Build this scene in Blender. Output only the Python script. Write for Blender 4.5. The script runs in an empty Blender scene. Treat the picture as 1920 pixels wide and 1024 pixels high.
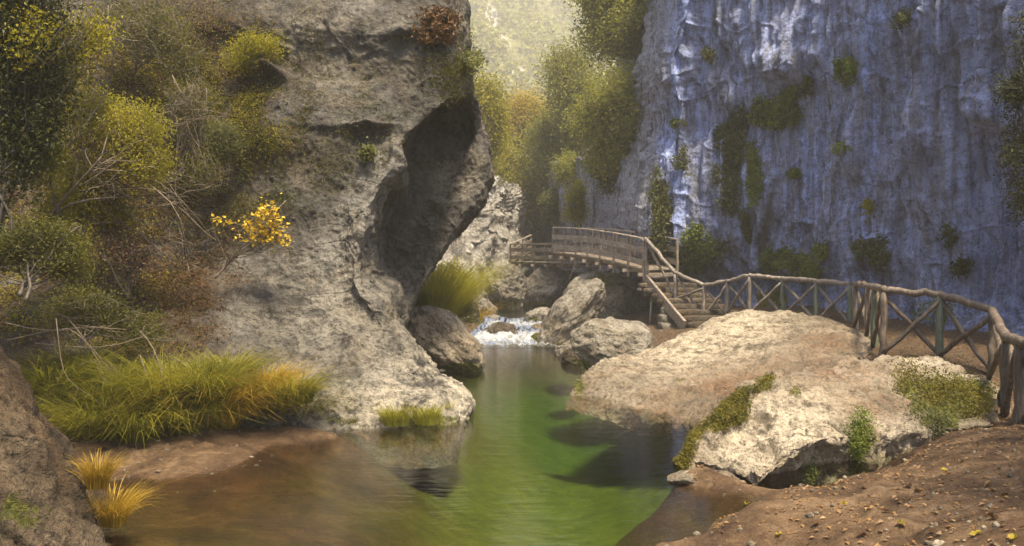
import bpy, math, random
import numpy as np
from mathutils import Vector

# ------------------------------------------------------------------ camera
scene = bpy.context.scene
COL = scene.collection
FPX, CX, CY, EYE = 1700.0, 960.0, 512.0, 2.0
cam_d = bpy.data.cameras.new('camera')
cam_d.sensor_width = 36.0
cam_d.lens = FPX / 1920.0 * 36.0
cam_d.clip_start = 0.1
cam_d.clip_end = 3000.0
cam = bpy.data.objects.new('camera', cam_d)
COL.objects.link(cam)
cam.location = (0, 0, EYE)
cam.rotation_euler = (math.radians(90), 0, 0)
scene.camera = cam

# ------------------------------------------------------------------ light
SUN_EL, SUN_AZ = math.radians(67), math.radians(152)      # azimuth from +Y towards +X
world = bpy.data.worlds.new('World')
scene.world = world
world.use_nodes = True
wn, wl = world.node_tree.nodes, world.node_tree.links
wn.clear()
sky = wn.new('ShaderNodeTexSky')
sky.sky_type = 'NISHITA'
sky.sun_disc = False
sky.sun_elevation = SUN_EL
sky.sun_rotation = SUN_AZ
sky.air_density = 0.9
sky.dust_density = 4.0
sky.ozone_density = 0.6
bg = wn.new('ShaderNodeBackground')
bg.inputs['Strength'].default_value = 0.12
wo = wn.new('ShaderNodeOutputWorld')
wl.new(sky.outputs[0], bg.inputs[0])
wl.new(bg.outputs[0], wo.inputs[0])
sun_d = bpy.data.lights.new('sun', 'SUN')
sun_d.energy = 4.4
sun_d.angle = math.radians(9)
sun_d.color = (1.0, 0.87, 0.63)
sun = bpy.data.objects.new('sun', sun_d)
COL.objects.link(sun)
sdir = Vector((math.sin(SUN_AZ) * math.cos(SUN_EL), math.cos(SUN_AZ) * math.cos(SUN_EL), math.sin(SUN_EL)))
sun.rotation_euler = sdir.to_track_quat('Z', 'Y').to_euler()
vs = scene.view_settings
vs.view_transform = 'Standard'
vs.look = 'None'
vs.exposure = 1.25
vs.gamma = 1.0
scene.cycles.max_bounces = 6
scene.cycles.transparent_max_bounces = 8
scene.cycles.volume_bounces = 0
vs.use_curve_mapping = False

# ------------------------------------------------------------------ numeric helpers
def P(px, py, d):
    """a point of the place seen at (px, py) in the photograph, d metres away"""
    return np.array(((px - CX) / FPX * d, d, EYE + (CY - py) / FPX * d))

def PZ(px, py, z):
    return P(px, py, (EYE - z) * FPX / (py - CY))

def _hash(ix, iy, iz, seed):
    h = (ix.astype(np.uint32) * np.uint32(374761393) + iy.astype(np.uint32) * np.uint32(668265263)
         + iz.astype(np.uint32) * np.uint32(2147483647) + np.uint32(seed * 144665 + 1013))
    h = (h ^ (h >> np.uint32(13))) * np.uint32(1274126177)
    h = (h ^ (h >> np.uint32(16))) * np.uint32(2246822519)
    return h ^ (h >> np.uint32(15))

_G = np.random.RandomState(5).normal(size=(256, 3))
_G /= np.linalg.norm(_G, axis=1, keepdims=True)

def noise(p, seed=0):
    """gradient noise, roughly -1..1, p is (N,3)"""
    f = np.floor(p)
    i = f.astype(np.int64)
    t = p - f
    u = t * t * t * (t * (t * 6 - 15) + 10)
    out = np.zeros(len(p))
    for dx in (0, 1):
        wx = u[:, 0] if dx else 1 - u[:, 0]
        for dy in (0, 1):
            wy = u[:, 1] if dy else 1 - u[:, 1]
            for dz in (0, 1):
                wz = u[:, 2] if dz else 1 - u[:, 2]
                g = _G[_hash(i[:, 0] + dx, i[:, 1] + dy, i[:, 2] + dz, seed) & np.uint32(255)]
                dt = (g[:, 0] * (t[:, 0] - dx) + g[:, 1] * (t[:, 1] - dy) + g[:, 2] * (t[:, 2] - dz))
                out += wx * wy * wz * dt
    return out * 1.5

def fbm(p, octaves=4, seed=0, gain=0.5):
    s, a = np.zeros(len(p)), 1.0
    q = p.copy()
    for o in range(octaves):
        s += a * noise(q, seed + o * 7)
        q = q * 2.03 + 11.7
        a *= gain
    return s

def ridge(p, octaves=4, seed=0, gain=0.5):
    s, a = np.zeros(len(p)), 1.0
    q = p.copy()
    for o in range(octaves):
        s += a * (1 - 2.2 * np.abs(noise(q, seed + o * 7)))
        q = q * 2.07 + 5.3
        a *= gain
    return s

def catmull(C, n):
    """resample axis 0 of control array C (K,...,3) to n samples"""
    K = C.shape[0]
    E = np.concatenate([(2 * C[0] - C[1])[None], C, (2 * C[-1] - C[-2])[None]])
    t = np.linspace(0, K - 1 - 1e-9, n)
    i = np.floor(t).astype(int)
    f = (t - i).reshape((-1,) + (1,) * (C.ndim - 1))
    p0, p1, p2, p3 = E[i], E[i + 1], E[i + 2], E[i + 3]
    return 0.5 * (2 * p1 + (p2 - p0) * f + (2 * p0 - 5 * p1 + 4 * p2 - p3) * f ** 2 + (3 * p1 - p0 - 3 * p2 + p3) * f ** 3)

def grid_normals(G):
    a = np.gradient(G, axis=0)
    b = np.gradient(G, axis=1)
    n = np.cross(b, a)
    return n / (np.linalg.norm(n, axis=2, keepdims=True) + 1e-9)

def pix(V):
    return CX + V[:, 0] / V[:, 1] * FPX, CY - (V[:, 2] - EYE) / V[:, 1] * FPX

def ell(px, py, cx, cy, rx, ry, p=2.0):
    return np.exp(-(np.abs((px - cx) / rx) ** p + np.abs((py - cy) / ry) ** p))

def sstep(a, b, x):
    t = np.clip((x - a) / (b - a), 0, 1)
    return t * t * (3 - 2 * t)

# ------------------------------------------------------------------ object helpers
def tag(o, label=None, cat=None, group=None, kind=None):
    if label: o['label'] = label
    if cat: o['category'] = cat
    if group: o['group'] = group
    if kind: o['kind'] = kind
    return o

def raw_mesh(name, V, F, attrs=None, smooth=True):
    V = np.asarray(V, dtype=np.float32)
    F = np.asarray(F, dtype=np.int32)
    k = F.shape[1]
    me = bpy.data.meshes.new(name)
    me.vertices.add(len(V))
    me.vertices.foreach_set('co', V.ravel())
    me.loops.add(F.size)
    me.loops.foreach_set('vertex_index', F.ravel())
    me.polygons.add(len(F))
    me.polygons.foreach_set('loop_start', np.arange(0, F.size, k, dtype=np.int32))
    me.polygons.foreach_set('use_smooth', np.full(len(F), bool(smooth)))
    for n, a in (attrs or {}).items():
        at = me.attributes.new(n, 'FLOAT', 'POINT')
        at.data.foreach_set('value', np.asarray(a, dtype=np.float32))
    me.update(calc_edges=True)
    return me

def obj(name, me, mat=None, parent=None, loc=None):
    o = bpy.data.objects.new(name, me)
    COL.objects.link(o)
    if mat is not None:
        me.materials.clear()
        me.materials.append(mat)
    if parent is not None:
        o.parent = parent
    if loc is not None:
        o.location = loc
    return o

def mesh_obj(name, V, F, mat, parent=None, attrs=None, smooth=True, origin=None):
    V = np.asarray(V, dtype=float)
    if origin is None:
        origin = np.zeros(3)
        if parent is None:
            origin = np.array(((V[:, 0].min() + V[:, 0].max()) / 2, (V[:, 1].min() + V[:, 1].max()) / 2, V[:, 2].min()))
    origin = np.asarray(origin, dtype=float)
    me = raw_mesh(name, V - origin, F, attrs, smooth)
    o = obj(name, me, mat, parent)
    o.location = origin
    return o

def empty(name, loc):
    o = bpy.data.objects.new(name, None)
    o.empty_display_size = 0.2
    COL.objects.link(o)
    o.location = loc
    return o

def quads(nr, nc):
    i = np.arange(nr * nc).reshape(nr, nc)
    return np.stack([i[:-1, :-1], i[:-1, 1:], i[1:, 1:], i[1:, :-1]], -1).reshape(-1, 4)

# tubes: list of (points (n,3), radii (n,)) -> one mesh
def tubes(paths, sides=5):
    Vs, Fs, n0 = [], [], 0
    ang = np.linspace(0, 2 * np.pi, sides, endpoint=False)
    for pts, rad in paths:
        pts = np.asarray(pts, float)
        rad = np.asarray(rad, float) * np.ones(len(pts))
        T = np.gradient(pts, axis=0)
        T /= np.linalg.norm(T, axis=1, keepdims=True) + 1e-9
        ref = np.array((0.0, 0.0, 1.0)) if abs(T[:, 2]).mean() < 0.8 else np.array((1.0, 0.0, 0.0))
        A = np.cross(T, ref)
        A /= np.linalg.norm(A, axis=1, keepdims=True) + 1e-9
        B = np.cross(T, A)
        R = pts[:, None] + rad[:, None, None] * (np.cos(ang)[None, :, None] * A[:, None] + np.sin(ang)[None, :, None] * B[:, None])
        n = len(pts)
        V = R.reshape(-1, 3)
        i = np.arange(n * sides).reshape(n, sides)
        j = np.roll(i, -1, 1)
        F = np.stack([i[:-1], j[:-1], j[1:], i[1:]], -1).reshape(-1, 4)
        V = np.concatenate([V, pts[:1], pts[-1:]])
        c0, c1 = n * sides, n * sides + 1
        cap0 = np.stack([j[0], i[0], np.full(sides, c0), np.full(sides, c0)], -1)
        cap1 = np.stack([i[-1], j[-1], np.full(sides, c1), np.full(sides, c1)], -1)
        Vs.append(V)
        Fs.append((F + n0, np.concatenate([cap0, cap1])[:, :3] + n0))
        n0 += len(V)
    V = np.concatenate(Vs)
    Q = np.concatenate([f[0] for f in Fs])
    T = np.concatenate([f[1] for f in Fs])
    F = np.concatenate([Q[:, [0, 1, 2]], Q[:, [0, 2, 3]], T])
    return V, F

def box_vf(c, half, ax=None):
    ax = np.eye(3) if ax is None else np.asarray(ax)
    s = np.array([(-1, -1, -1), (1, -1, -1), (1, 1, -1), (-1, 1, -1), (-1, -1, 1), (1, -1, 1), (1, 1, 1), (-1, 1, 1)], float)
    V = np.asarray(c) + (s * np.asarray(half)) @ ax
    F = np.array([(0, 3, 2, 1), (4, 5, 6, 7), (0, 1, 5, 4), (1, 2, 6, 5), (2, 3, 7, 6), (3, 0, 4, 7)])
    return V, F

def beam(name, a, b, w, h, mat, parent, up=(0, 0, 1), rough=0.004):
    """a sawn timber from a to b, w wide and h high, with slightly worn edges"""
    a, b = np.asarray(a, float), np.asarray(b, float)
    x = b - a
    L = np.linalg.norm(x)
    x /= L
    y = np.cross(np.asarray(up, float), x)
    y /= np.linalg.norm(y) + 1e-9
    z = np.cross(x, y)
    n = 5
    prof = [(-w / 2, -h / 2 * .82), (-w / 2 * .82, -h / 2), (w / 2 * .82, -h / 2), (w / 2, -h / 2 * .82), (w / 2, h / 2 * .82), (w / 2 * .82, h / 2), (-w / 2 * .82, h / 2), (-w / 2, h / 2 * .82)]
    V = []
    for k in range(n):
        c = a + x * L * k / (n - 1) + RNG.normal(0, rough, 3)
        for (u, v) in prof:
            V.append(c + y * u + z * v)
    V = np.array(V)
    i = np.arange(n * 8).reshape(n, 8)
    j = np.roll(i, -1, 1)
    Q = np.stack([i[:-1], j[:-1], j[1:], i[1:]], -1).reshape(-1, 4)
    tris = np.concatenate([Q[:, [0, 1, 2]], Q[:, [0, 2, 3]],
                           np.array([(i[0, 0], i[0, k + 1], i[0, k]) for k in range(1, 7)]),
                           np.array([(i[-1, 0], i[-1, k], i[-1, k + 1]) for k in range(1, 7)])])
    lo = np.array(parent.location) if parent is not None else np.zeros(3)
    return mesh_obj(name, V - lo, tris, mat, parent, smooth=False)

def log(name, a, b, r0, r1, mat, parent, sides=10, wob=0.012):
    a, b = np.asarray(a, float), np.asarray(b, float)
    n = 8
    t = np.linspace(0, 1, n)[:, None]
    pts = a + (b - a) * t + RNG.normal(0, wob, (n, 3)) * (np.sin(t * np.pi) * .8 + .2)
    rad = (r0 + (r1 - r0) * t[:, 0]) * (1 + RNG.normal(0, .05, n))
    rad[0] *= .93
    rad[-1] *= .93
    V, F = tubes([(pts, rad)], sides)
    lo = np.array(parent.location) if parent is not None else np.zeros(3)
    return mesh_obj(name, V - lo, F, mat, parent)

RNG = np.random.RandomState(11)
random.seed(3)

# ------------------------------------------------------------------ materials
def new_mat(name):
    m = bpy.data.materials.new(name)
    m.use_nodes = True
    nt = m.node_tree
    nt.nodes.clear()
    out = nt.nodes.new('ShaderNodeOutputMaterial')
    return m, nt, out

class NB:
    """small node builder"""
    def __init__(self, nt):
        self.nt = nt
        self.pos = nt.nodes.new('ShaderNodeNewGeometry').outputs['Position']
    def n(self, t, **kw):
        x = self.nt.nodes.new(t)
        for k, v in kw.items():
            setattr(x, k, v)
        return x
    def link(self, a, b):
        self.nt.links.new(a, b)
    def mapped(self, scale, loc=(0, 0, 0), rot=(0, 0, 0)):
        m = self.n('ShaderNodeMapping')
        m.inputs['Scale'].default_value = scale if hasattr(scale, '__len__') else (scale,) * 3
        m.inputs['Location'].default_value = loc
        m.inputs['Rotation'].default_value = rot
        self.link(self.pos, m.inputs['Vector'])
        return m.outputs[0]
    def noise(self, scale, detail=6, rough=.6, dist=0.0, loc=(0, 0, 0), rot=(0, 0, 0)):
        t = self.n('ShaderNodeTexNoise')
        t.inputs['Scale'].default_value = 1.0
        t.inputs['Detail'].default_value = detail
        t.inputs['Roughness'].default_value = rough
        t.inputs['Distortion'].default_value = dist
        self.link(self.mapped(scale, loc, rot), t.inputs['Vector'])
        return t.outputs['Fac']
    def voro(self, scale, feature='F1', loc=(0, 0, 0)):
        t = self.n('ShaderNodeTexVoronoi', feature=feature)
        t.inputs['Scale'].default_value = 1.0
        self.link(self.mapped(scale, loc), t.inputs['Vector'])
        return t.outputs['Distance']
    def ramp(self, fac, stops, interp='LINEAR'):
        r = self.n('ShaderNodeValToRGB')
        r.color_ramp.interpolation = interp
        el = r.color_ramp.elements
        while len(el) < len(stops):
            el.new(0.5)
        for e, (p, c) in zip(el, stops):
            e.position = p
            e.color = (c, c, c, 1) if not hasattr(c, '__len__') else (*c, 1)
        self.link(fac, r.inputs['Fac'])
        return r.outputs['Color']
    def val(self, fac, a, b):
        return self.ramp(fac, [(a, 0.0), (b, 1.0)])
    def attr(self, name):
        a = self.n('ShaderNodeAttribute')
        a.attribute_name = name
        return a.outputs['Fac']
    def mix(self, fac, a, b, mode='MIX'):
        m = self.n('ShaderNodeMix', data_type='RGBA', blend_type=mode)
        for sock, v in ((m.inputs[0], fac), (m.inputs[6], a), (m.inputs[7], b)):
            if hasattr(v, 'is_linked') or hasattr(v, 'node'):
                self.link(v, sock)
            elif hasattr(v, '__len__'):
                sock.default_value = (*v, 1)
            else:
                sock.default_value = v
        return m.outputs[2]
    def math(self, op, a, b=0.0, clamp=False):
        m = self.n('ShaderNodeMath', operation=op)
        m.use_clamp = clamp
        for sock, v in ((m.inputs[0], a), (m.inputs[1], b)):
            if hasattr(v, 'node'):
                self.link(v, sock)
            else:
                sock.default_value = v
        return m.outputs[0]
    def bump(self, h, strength, dist, normal=None):
        b = self.n('ShaderNodeBump')
        b.inputs['Strength'].default_value = strength
        b.inputs['Distance'].default_value = dist
        self.link(h, b.inputs['Height'])
        if normal is not None:
            self.link(normal, b.inputs['Normal'])
        return b.outputs[0]

def rock_mat(name, dark, mid, light, lichen=(.035, .031, .024), warm=(.30, .22, .12), streak=0.0,
             lichen_amt=.5, warm_amt=.35, fine=1.0, pale=None, blue=None, earth=None, moss=(.085, .085, .014), rough=.85, bumps=1.0):
    m, nt, out = new_mat(name)
    b = NB(nt)
    k_ = lambda c, f: tuple(min(1, f * x) for x in c)
    big = b.noise(.6, 4, .6, .5)
    mid_n = b.noise(2.4 * fine, 6, .7, .4, (3, 1, 7))
    fin_n = b.noise(13 * fine, 5, .72, .0, (6, 8, 4))
    col = b.ramp(mid_n, [(.33, dark), (.47, mid), (.64, light)])
    col = b.mix(.6, col, b.ramp(big, [(.34, k_(mid, .5)), (.5, mid), (.66, k_(light, 1.25))]))
    wf = b.val(b.noise(1.1, 5, .65, .6, (17, 4, 9)), .5, .64)
    col = b.mix(b.math('MULTIPLY', wf, warm_amt), col, warm)
    if streak:
        s = b.noise((3.6, 3.6, .2), 5, .62, .2, (5, 5, 5))
        col = b.mix(b.math('MULTIPLY', b.val(s, .50, .58), streak), col, k_(dark, .7))
        col = b.mix(b.math('MULTIPLY', b.val(s, .46, .36), streak * .8), col, light)
    if blue is not None:
        s2 = b.noise((4.6, 4.6, .22), 5, .66, .25, (8, 1, 3))
        bf = b.math('MULTIPLY', b.attr('blue'), b.val(b.math('ADD', b.math('MULTIPLY', s2, .6), b.math('MULTIPLY', mid_n, .4)), .34, .5))
        bcol = b.ramp(s2, [(.36, k_(blue, .22)), (.48, k_(blue, .75)), (.60, k_(blue, 1.3))])
        col = b.mix(bf, col, bcol)
        col = b.mix(b.attr('stain_dark'), col, b.mix(fin_n, (.02, .016, .013), (.10, .075, .055)))
    if pale is not None:
        pf = b.math('MULTIPLY', b.attr('pale'), b.val(mid_n, .40, .52))
        col = b.mix(pf, col, b.mix(fin_n, k_(pale, .5), k_(pale, 1.3)))
    # black lichen: clustered pits and specks
    l1 = b.val(b.noise(5.0 * fine, 7, .8, .2, (2, 8, 4)), .50, .57)
    l2 = b.val(fin_n, .51, .59)
    lf = b.math('ADD', b.math('MULTIPLY', l1, .55), b.math('MULTIPLY', l2, .45))
    lf = b.math('MULTIPLY', lf, lichen_amt)
    col = b.mix(lf, col, lichen)
    # hairline joints
    vz = b.n('ShaderNodeTexVoronoi', feature='DISTANCE_TO_EDGE')
    vz.inputs['Scale'].default_value = 1.0
    ad = b.n('ShaderNodeMix', data_type='VECTOR')
    ad.inputs[0].default_value = .22
    nv = b.n('ShaderNodeTexNoise')
    nv.inputs['Scale'].default_value = 1.4
    nv.inputs['Detail'].default_value = 4
    b.link(b.mapped((.9 * fine, .9 * fine, 1.7 * fine), (0, 0, 0), (0, .5, 0)), ad.inputs[4])
    b.link(b.mapped(1.0), nv.inputs['Vector'])
    b.link(nv.outputs['Color'], ad.inputs[5])
    b.link(ad.outputs[1], vz.inputs['Vector'])
    joint = b.val(vz.outputs['Distance'], .0, .022)
    jm = b.math('MULTIPLY', b.math('SUBTRACT', 1.0, joint), b.val(big, .52, .62))
    col = b.mix(b.math('MULTIPLY', jm, .45), col, lichen)
    if earth is not None:
        ef = b.math('MULTIPLY', b.attr('earth'), b.val(mid_n, .36, .54))
        ecol = b.ramp(fin_n, [(.35, k_(earth, .3)), (.5, earth), (.65, k_(earth, 2.2))])
        col = b.mix(ef, col, ecol)
    if moss is not None:
        mn = b.val(b.math('ADD', b.attr('moss'), b.math('MULTIPLY', b.math('SUBTRACT', b.noise(6, 6, .75), .5), 1.5)), .45, .6)
        mcol = b.ramp(fin_n, [(.35, k_(moss, .35)), (.5, moss), (.65, k_(moss, 2.2))])
        col = b.mix(mn, col, mcol)
    nrm = b.bump(mid_n, .9 * bumps, .30)
    nrm = b.bump(fin_n, .85 * bumps, .07, nrm)
    nrm = b.bump(b.math('SUBTRACT', 1.0, jm), .5, .05, nrm)
    p = b.n('ShaderNodeBsdfPrincipled')
    p.inputs['Roughness'].default_value = rough
    p.inputs['Specular IOR Level'].default_value = .25
    b.link(col, p.inputs['Base Color'])
    b.link(nrm, p.inputs['Normal'])
    b.link(p.outputs[0], out.inputs[0])
    return m

def leaf_mat(name, c0, c1, c2=None, trans=.5, rough=.5):
    m, nt, out = new_mat(name)
    b = NB(nt)
    r = b.attr('rnd')
    stops = [(0.0, c0), (.65, c1), (1.0, c2 if c2 else tuple(1.4 * c for c in c1))]
    col = b.ramp(r, stops)
    col = b.mix(.55, col, b.ramp(b.noise(1.6, 4, .6, 0, (2, 2, 2)), [(.3, tuple(.45 * c for c in c0)), (.55, c1), (.75, c2 if c2 else c1)]))
    d = b.n('ShaderNodeBsdfPrincipled')
    d.inputs['Roughness'].default_value = rough
    d.inputs['Specular IOR Level'].default_value = .3
    t = b.n('ShaderNodeBsdfTranslucent')
    mx = b.n('ShaderNodeMixShader')
    mx.inputs[0].default_value = trans
    b.link(col, d.inputs['Base Color'])
    b.link(b.mix(.35, col, (1.0, .9, .2), 'MULTIPLY'), t.inputs['Color'])
    b.link(d.outputs[0], mx.inputs[1])
    b.link(t.outputs[0], mx.inputs[2])
    b.link(mx.outputs[0], out.inputs[0])
    return m

def wood_mat(name, dark, mid, light, axis='z', green=None):
    m, nt, out = new_mat(name)
    b = NB(nt)
    oi = b.n('ShaderNodeObjectInfo').outputs['Random']
    tc = b.n('ShaderNodeTexCoord').outputs['Object']
    def nz(sc, det, loc=0):
        mp = b.n('ShaderNodeMapping')
        mp.inputs['Scale'].default_value = sc
        mp.inputs['Location'].default_value = (loc, loc, loc)
        b.link(tc, mp.inputs[0])
        t = b.n('ShaderNodeTexNoise')
        t.inputs['Scale'].default_value = 1
        t.inputs['Detail'].default_value = det
        t.inputs['Roughness'].default_value = .7
        b.link(mp.outputs[0], t.inputs['Vector'])
        return t.outputs['Fac']
    sc = (26, 26, 2.2) if axis == 'z' else (5, 5, 26)
    g = nz(sc, 6)
    col = b.ramp(g, [(.36, dark), (.5, mid), (.63, light)])
    col = b.mix(b.math('MULTIPLY', b.val(nz((4, 4, 4), 6, 3.3), .45, .6), .75), col, tuple(.45 * c for c in mid))
    col = b.mix(b.math('MULTIPLY', oi, .45), col, dark)
    if green is not None:
        col = b.mix(b.math('MULTIPLY', b.val(nz((6, 6, 3), 5, 8.1), .35, .6), .75), col, green)
    p = b.n('ShaderNodeBsdfPrincipled')
    p.inputs['Roughness'].default_value = .62
    b.link(col, p.inputs['Base Color'])
    b.link(b.bump(g, .5, .02, b.bump(nz((14, 14, 14), 6, 1), .4, .03)), p.inputs['Normal'])
    b.link(p.outputs[0], out.inputs[0])
    return m

M = {}
M['left_rock'] = rock_mat('limestone_lichen', (.030, .027, .024), (.092, .084, .074), (.225, .21, .185), lichen_amt=.85, warm=(.16, .11, .05),
                          pale=(.50, .44, .34), earth=(.06, .035, .014))
M['right_rock'] = rock_mat('limestone_flowstone', (.040, .041, .050), (.16, .163, .195), (.40, .40, .46), lichen_amt=.65, streak=1.0, warm=(.32, .27, .18),
                           blue=(.37, .45, .84), warm_amt=.4)
M['back_rock'] = rock_mat('limestone_far', (.15, .14, .125), (.36, .335, .30), (.62, .58, .53), lichen_amt=.6, streak=.5, warm=(.30, .22, .13))
M['slab_rock'] = rock_mat('limestone_worn', (.11, .088, .062), (.28, .23, .165), (.50, .43, .33), lichen_amt=.85, lichen=(.06, .046, .028), warm=(.30, .19, .10), earth=(.17, .095, .05),
                          pale=(.66, .56, .42), fine=1.25)
M['boulder_rock'] = rock_mat('limestone_boulder', (.10, .088, .07), (.25, .22, .175), (.46, .42, .35), lichen_amt=.75, warm=(.24, .17, .09), fine=1.3)
M['dark_rock'] = rock_mat('limestone_damp', (.035, .027, .019), (.105, .08, .055), (.25, .20, .145), lichen_amt=.85, warm=(.17, .095, .04), fine=1.1)
M['near_rock'] = rock_mat('limestone_shaded', (.022, .015, .009), (.07, .048, .028), (.19, .14, .09), lichen_amt=.95, lichen=(.014, .012, .008), warm=(.13, .07, .03), fine=1.4)  # base colour darkened to stand in for shade on the near boulder
M['bark'] = wood_mat('bark', (.035, .028, .02), (.10, .08, .06), (.20, .17, .135))
M['pale_twig'] = wood_mat('dry_twig', (.08, .058, .038), (.18, .135, .09), (.30, .235, .165))
M['timber'] = wood_mat('weathered_timber', (.13, .10, .075), (.32, .26, .20), (.52, .44, .36), 'x')
M['log'] = wood_mat('weathered_log', (.09, .07, .055), (.24, .20, .165), (.42, .37, .31))
M['log_dark'] = wood_mat('dark_log', (.05, .035, .024), (.13, .095, .065), (.26, .20, .15))  # darker brown tone for the near fence
M['log_green'] = wood_mat('treated_log', (.06, .07, .05), (.15, .165, .125), (.29, .29, .23), green=(.10, .135, .085))
M['leaf_yellowgreen'] = leaf_mat('leaf_yellow_green', (0.15, 0.15, 0.012), (0.34, 0.31, 0.02), (0.52, 0.44, 0.035))
M['leaf_olive'] = leaf_mat('leaf_olive', (0.05, 0.058, 0.01), (0.13, 0.13, 0.018), (0.23, 0.2, 0.03))
M['leaf_dark'] = leaf_mat('leaf_dark', (0.022, 0.03, 0.006), (0.06, 0.068, 0.01), (0.15, 0.135, 0.015), trans=.3)
M['leaf_greygreen'] = leaf_mat('leaf_grey_green', (0.09, 0.1, 0.035), (0.19, 0.195, 0.065), (0.3, 0.29, 0.1))
M['leaf_green'] = leaf_mat('leaf_green', (0.07, 0.085, 0.014), (0.17, 0.185, 0.028), (0.29, 0.28, 0.045))
M['leaf_far'] = leaf_mat('leaf_far', (.20, .20, .05), (.36, .35, .09), (.50, .46, .14))
M['leaf_tree'] = leaf_mat('leaf_tree', (.13, .14, .025), (.29, .29, .055), (.45, .42, .09), trans=.55)
M['leaf_gold'] = leaf_mat('leaf_gold', (0.26, 0.2, 0.03), (0.48, 0.37, 0.05), (0.65, 0.5, 0.09))
M['leaf_maple'] = leaf_mat('leaf_maple', (.48, .30, .02), (.74, .52, .03), (.85, .68, .10), trans=.4)
M['leaf_brown'] = leaf_mat('leaf_dry', (.06, .03, .012), (.14, .075, .03), (.24, .13, .05), trans=.3)
M['leaf_litter'] = leaf_mat('leaf_litter', (.09, .045, .018), (.24, .135, .055), (.42, .26, .10), trans=.2)
M['leaf_fern'] = leaf_mat('leaf_fern', (.07, .10, .012), (.18, .22, .03), (.32, .34, .06), trans=.35)
M['leaf_fern_dull'] = leaf_mat('leaf_fern_dull', (.05, .06, .018), (.11, .115, .03), (.18, .175, .05), trans=.3)
M['grass'] = leaf_mat('sedge', (.05, .06, .008), (.20, .195, .02), (.46, .38, .045), trans=.4)
M['grass_gold'] = leaf_mat('sedge_gold', (.16, .10, .015), (.42, .27, .03), (.62, .43, .06), trans=.4)
M['grass_fresh'] = leaf_mat('sedge_fresh', (.14, .14, .015), (.38, .36, .04), (.58, .52, .09), trans=.4)
M['moss'] = leaf_mat('moss_tufts', (.05, .045, .005), (.15, .125, .010), (.28, .22, .02), trans=.3)

def sand_mat():
    m, nt, out = new_mat('river_sand')
    b = NB(nt)
    c = b.ramp(b.noise(2.2, 8, .7, .4), [(.34, (.06, .033, .016)), (.5, (.165, .098, .050)), (.66, (.33, .215, .12))])
    c = b.mix(b.math('MULTIPLY', b.val(b.noise(16, 8, .8), .5, .66), .65), c, (.055, .027, .014))
    c = b.mix(b.math('MULTIPLY', b.val(b.noise(60, 4, .7), .58, .7), .4), c, (.40, .28, .18))
    # algae green of the deep bed, brightened to stand in for glowing water
    c = b.mix(b.attr('silt_glow'), c, b.ramp(b.noise(3, 6, .7), [(.3, (.22, .30, .035)), (.7, (.52, .58, .08))]))
    c = b.mix(b.attr('path'), c, b.ramp(b.noise(18, 8, .8), [(.3, (.045, .028, .016)), (.5, (.13, .085, .05)), (.7, (.26, .18, .11))]))
    c = b.mix(b.attr('wet'), c, b.mix(1.0, c, (.42, .29, .17), 'MULTIPLY'))
    n = b.bump(b.noise(7, 6, .75), 1.0, .22)
    n = b.bump(b.noise(38, 5, .75), .8, .04, n)
    p = b.n('ShaderNodeBsdfPrincipled')
    p.inputs['Roughness'].default_value = .8
    p.inputs['Specular IOR Level'].default_value = .3
    b.link(c, p.inputs['Base Color'])
    b.link(n, p.inputs['Normal'])
    b.link(p.outputs[0], out.inputs[0])
    return m
M['sand'] = sand_mat()

def water_mat(name, foam=False, ripple=1.0):
    m, nt, out = new_mat(name)
    b = NB(nt)
    rip = b.noise((1.6, 5.0, 1), 4, .55, .3)
    rip2 = b.noise((6, 16, 1), 3, .5, .2, (4, 4, 0))
    nrm = b.bump(rip, .03 * ripple, .3)
    nrm = b.bump(rip2, .03 * ripple, .1, nrm)
    fr = b.n('ShaderNodeFresnel')
    fr.inputs['IOR'].default_value = 1.33
    b.link(nrm, fr.inputs['Normal'])
    tr = b.n('ShaderNodeBsdfTransparent')
    tr.inputs['Color'].default_value = (.97, .98, .93, 1)
    gl = b.n('ShaderNodeBsdfGlossy')
    gl.inputs['Roughness'].default_value = .015
    b.link(nrm, gl.inputs['Normal'])
    mx = b.n('ShaderNodeMixShader')
    b.link(fr.outputs[0], mx.inputs[0])
    b.link(tr.outputs[0], mx.inputs[1])
    b.link(gl.outputs[0], mx.inputs[2])
    surf = mx.outputs[0]
    if foam:
        f = b.val(b.math('ADD', b.math('MULTIPLY', b.noise((7, 2.6, 7), 8, .75, .6), 1.2), b.math('SUBTRACT', b.attr('foam'), .79)), .42, .78)
        d = b.n('ShaderNodeBsdfPrincipled')
        d.inputs['Base Color'].default_value = (.40, .41, .41, 1)
        d.inputs['Roughness'].default_value = .5
        b.link(b.bump(b.noise((14, 8, 14), 8, .7), .8, .06), d.inputs['Normal'])
        m2 = b.n('ShaderNodeMixShader')
        b.link(f, m2.inputs[0])
        b.link(surf, m2.inputs[1])
        b.link(d.outputs[0], m2.inputs[2])
        surf = m2.outputs[0]
    b.link(surf, out.inputs['Surface'])
    return m, nt, out, b
mw, nt, out, b = water_mat('pool_water')
va = b.n('ShaderNodeVolumeAbsorption')
va.inputs['Color'].default_value = (.38, .88, .50, 1)
va.inputs['Density'].default_value = .18
b.link(va.outputs[0], out.inputs['Volume'])
M['water'] = mw
M['rapids'] = water_mat('white_water', True, 1.5)[0]
m, nt, out = new_mat('steel')
p = nt.nodes.new('ShaderNodeBsdfPrincipled')
p.inputs['Metallic'].default_value = .7
p.inputs['Roughness'].default_value = .55
p.inputs['Base Color'].default_value = (.36, .38, .36, 1)
nt.links.new(p.outputs[0], out.inputs[0])
M['steel'] = m

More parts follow.
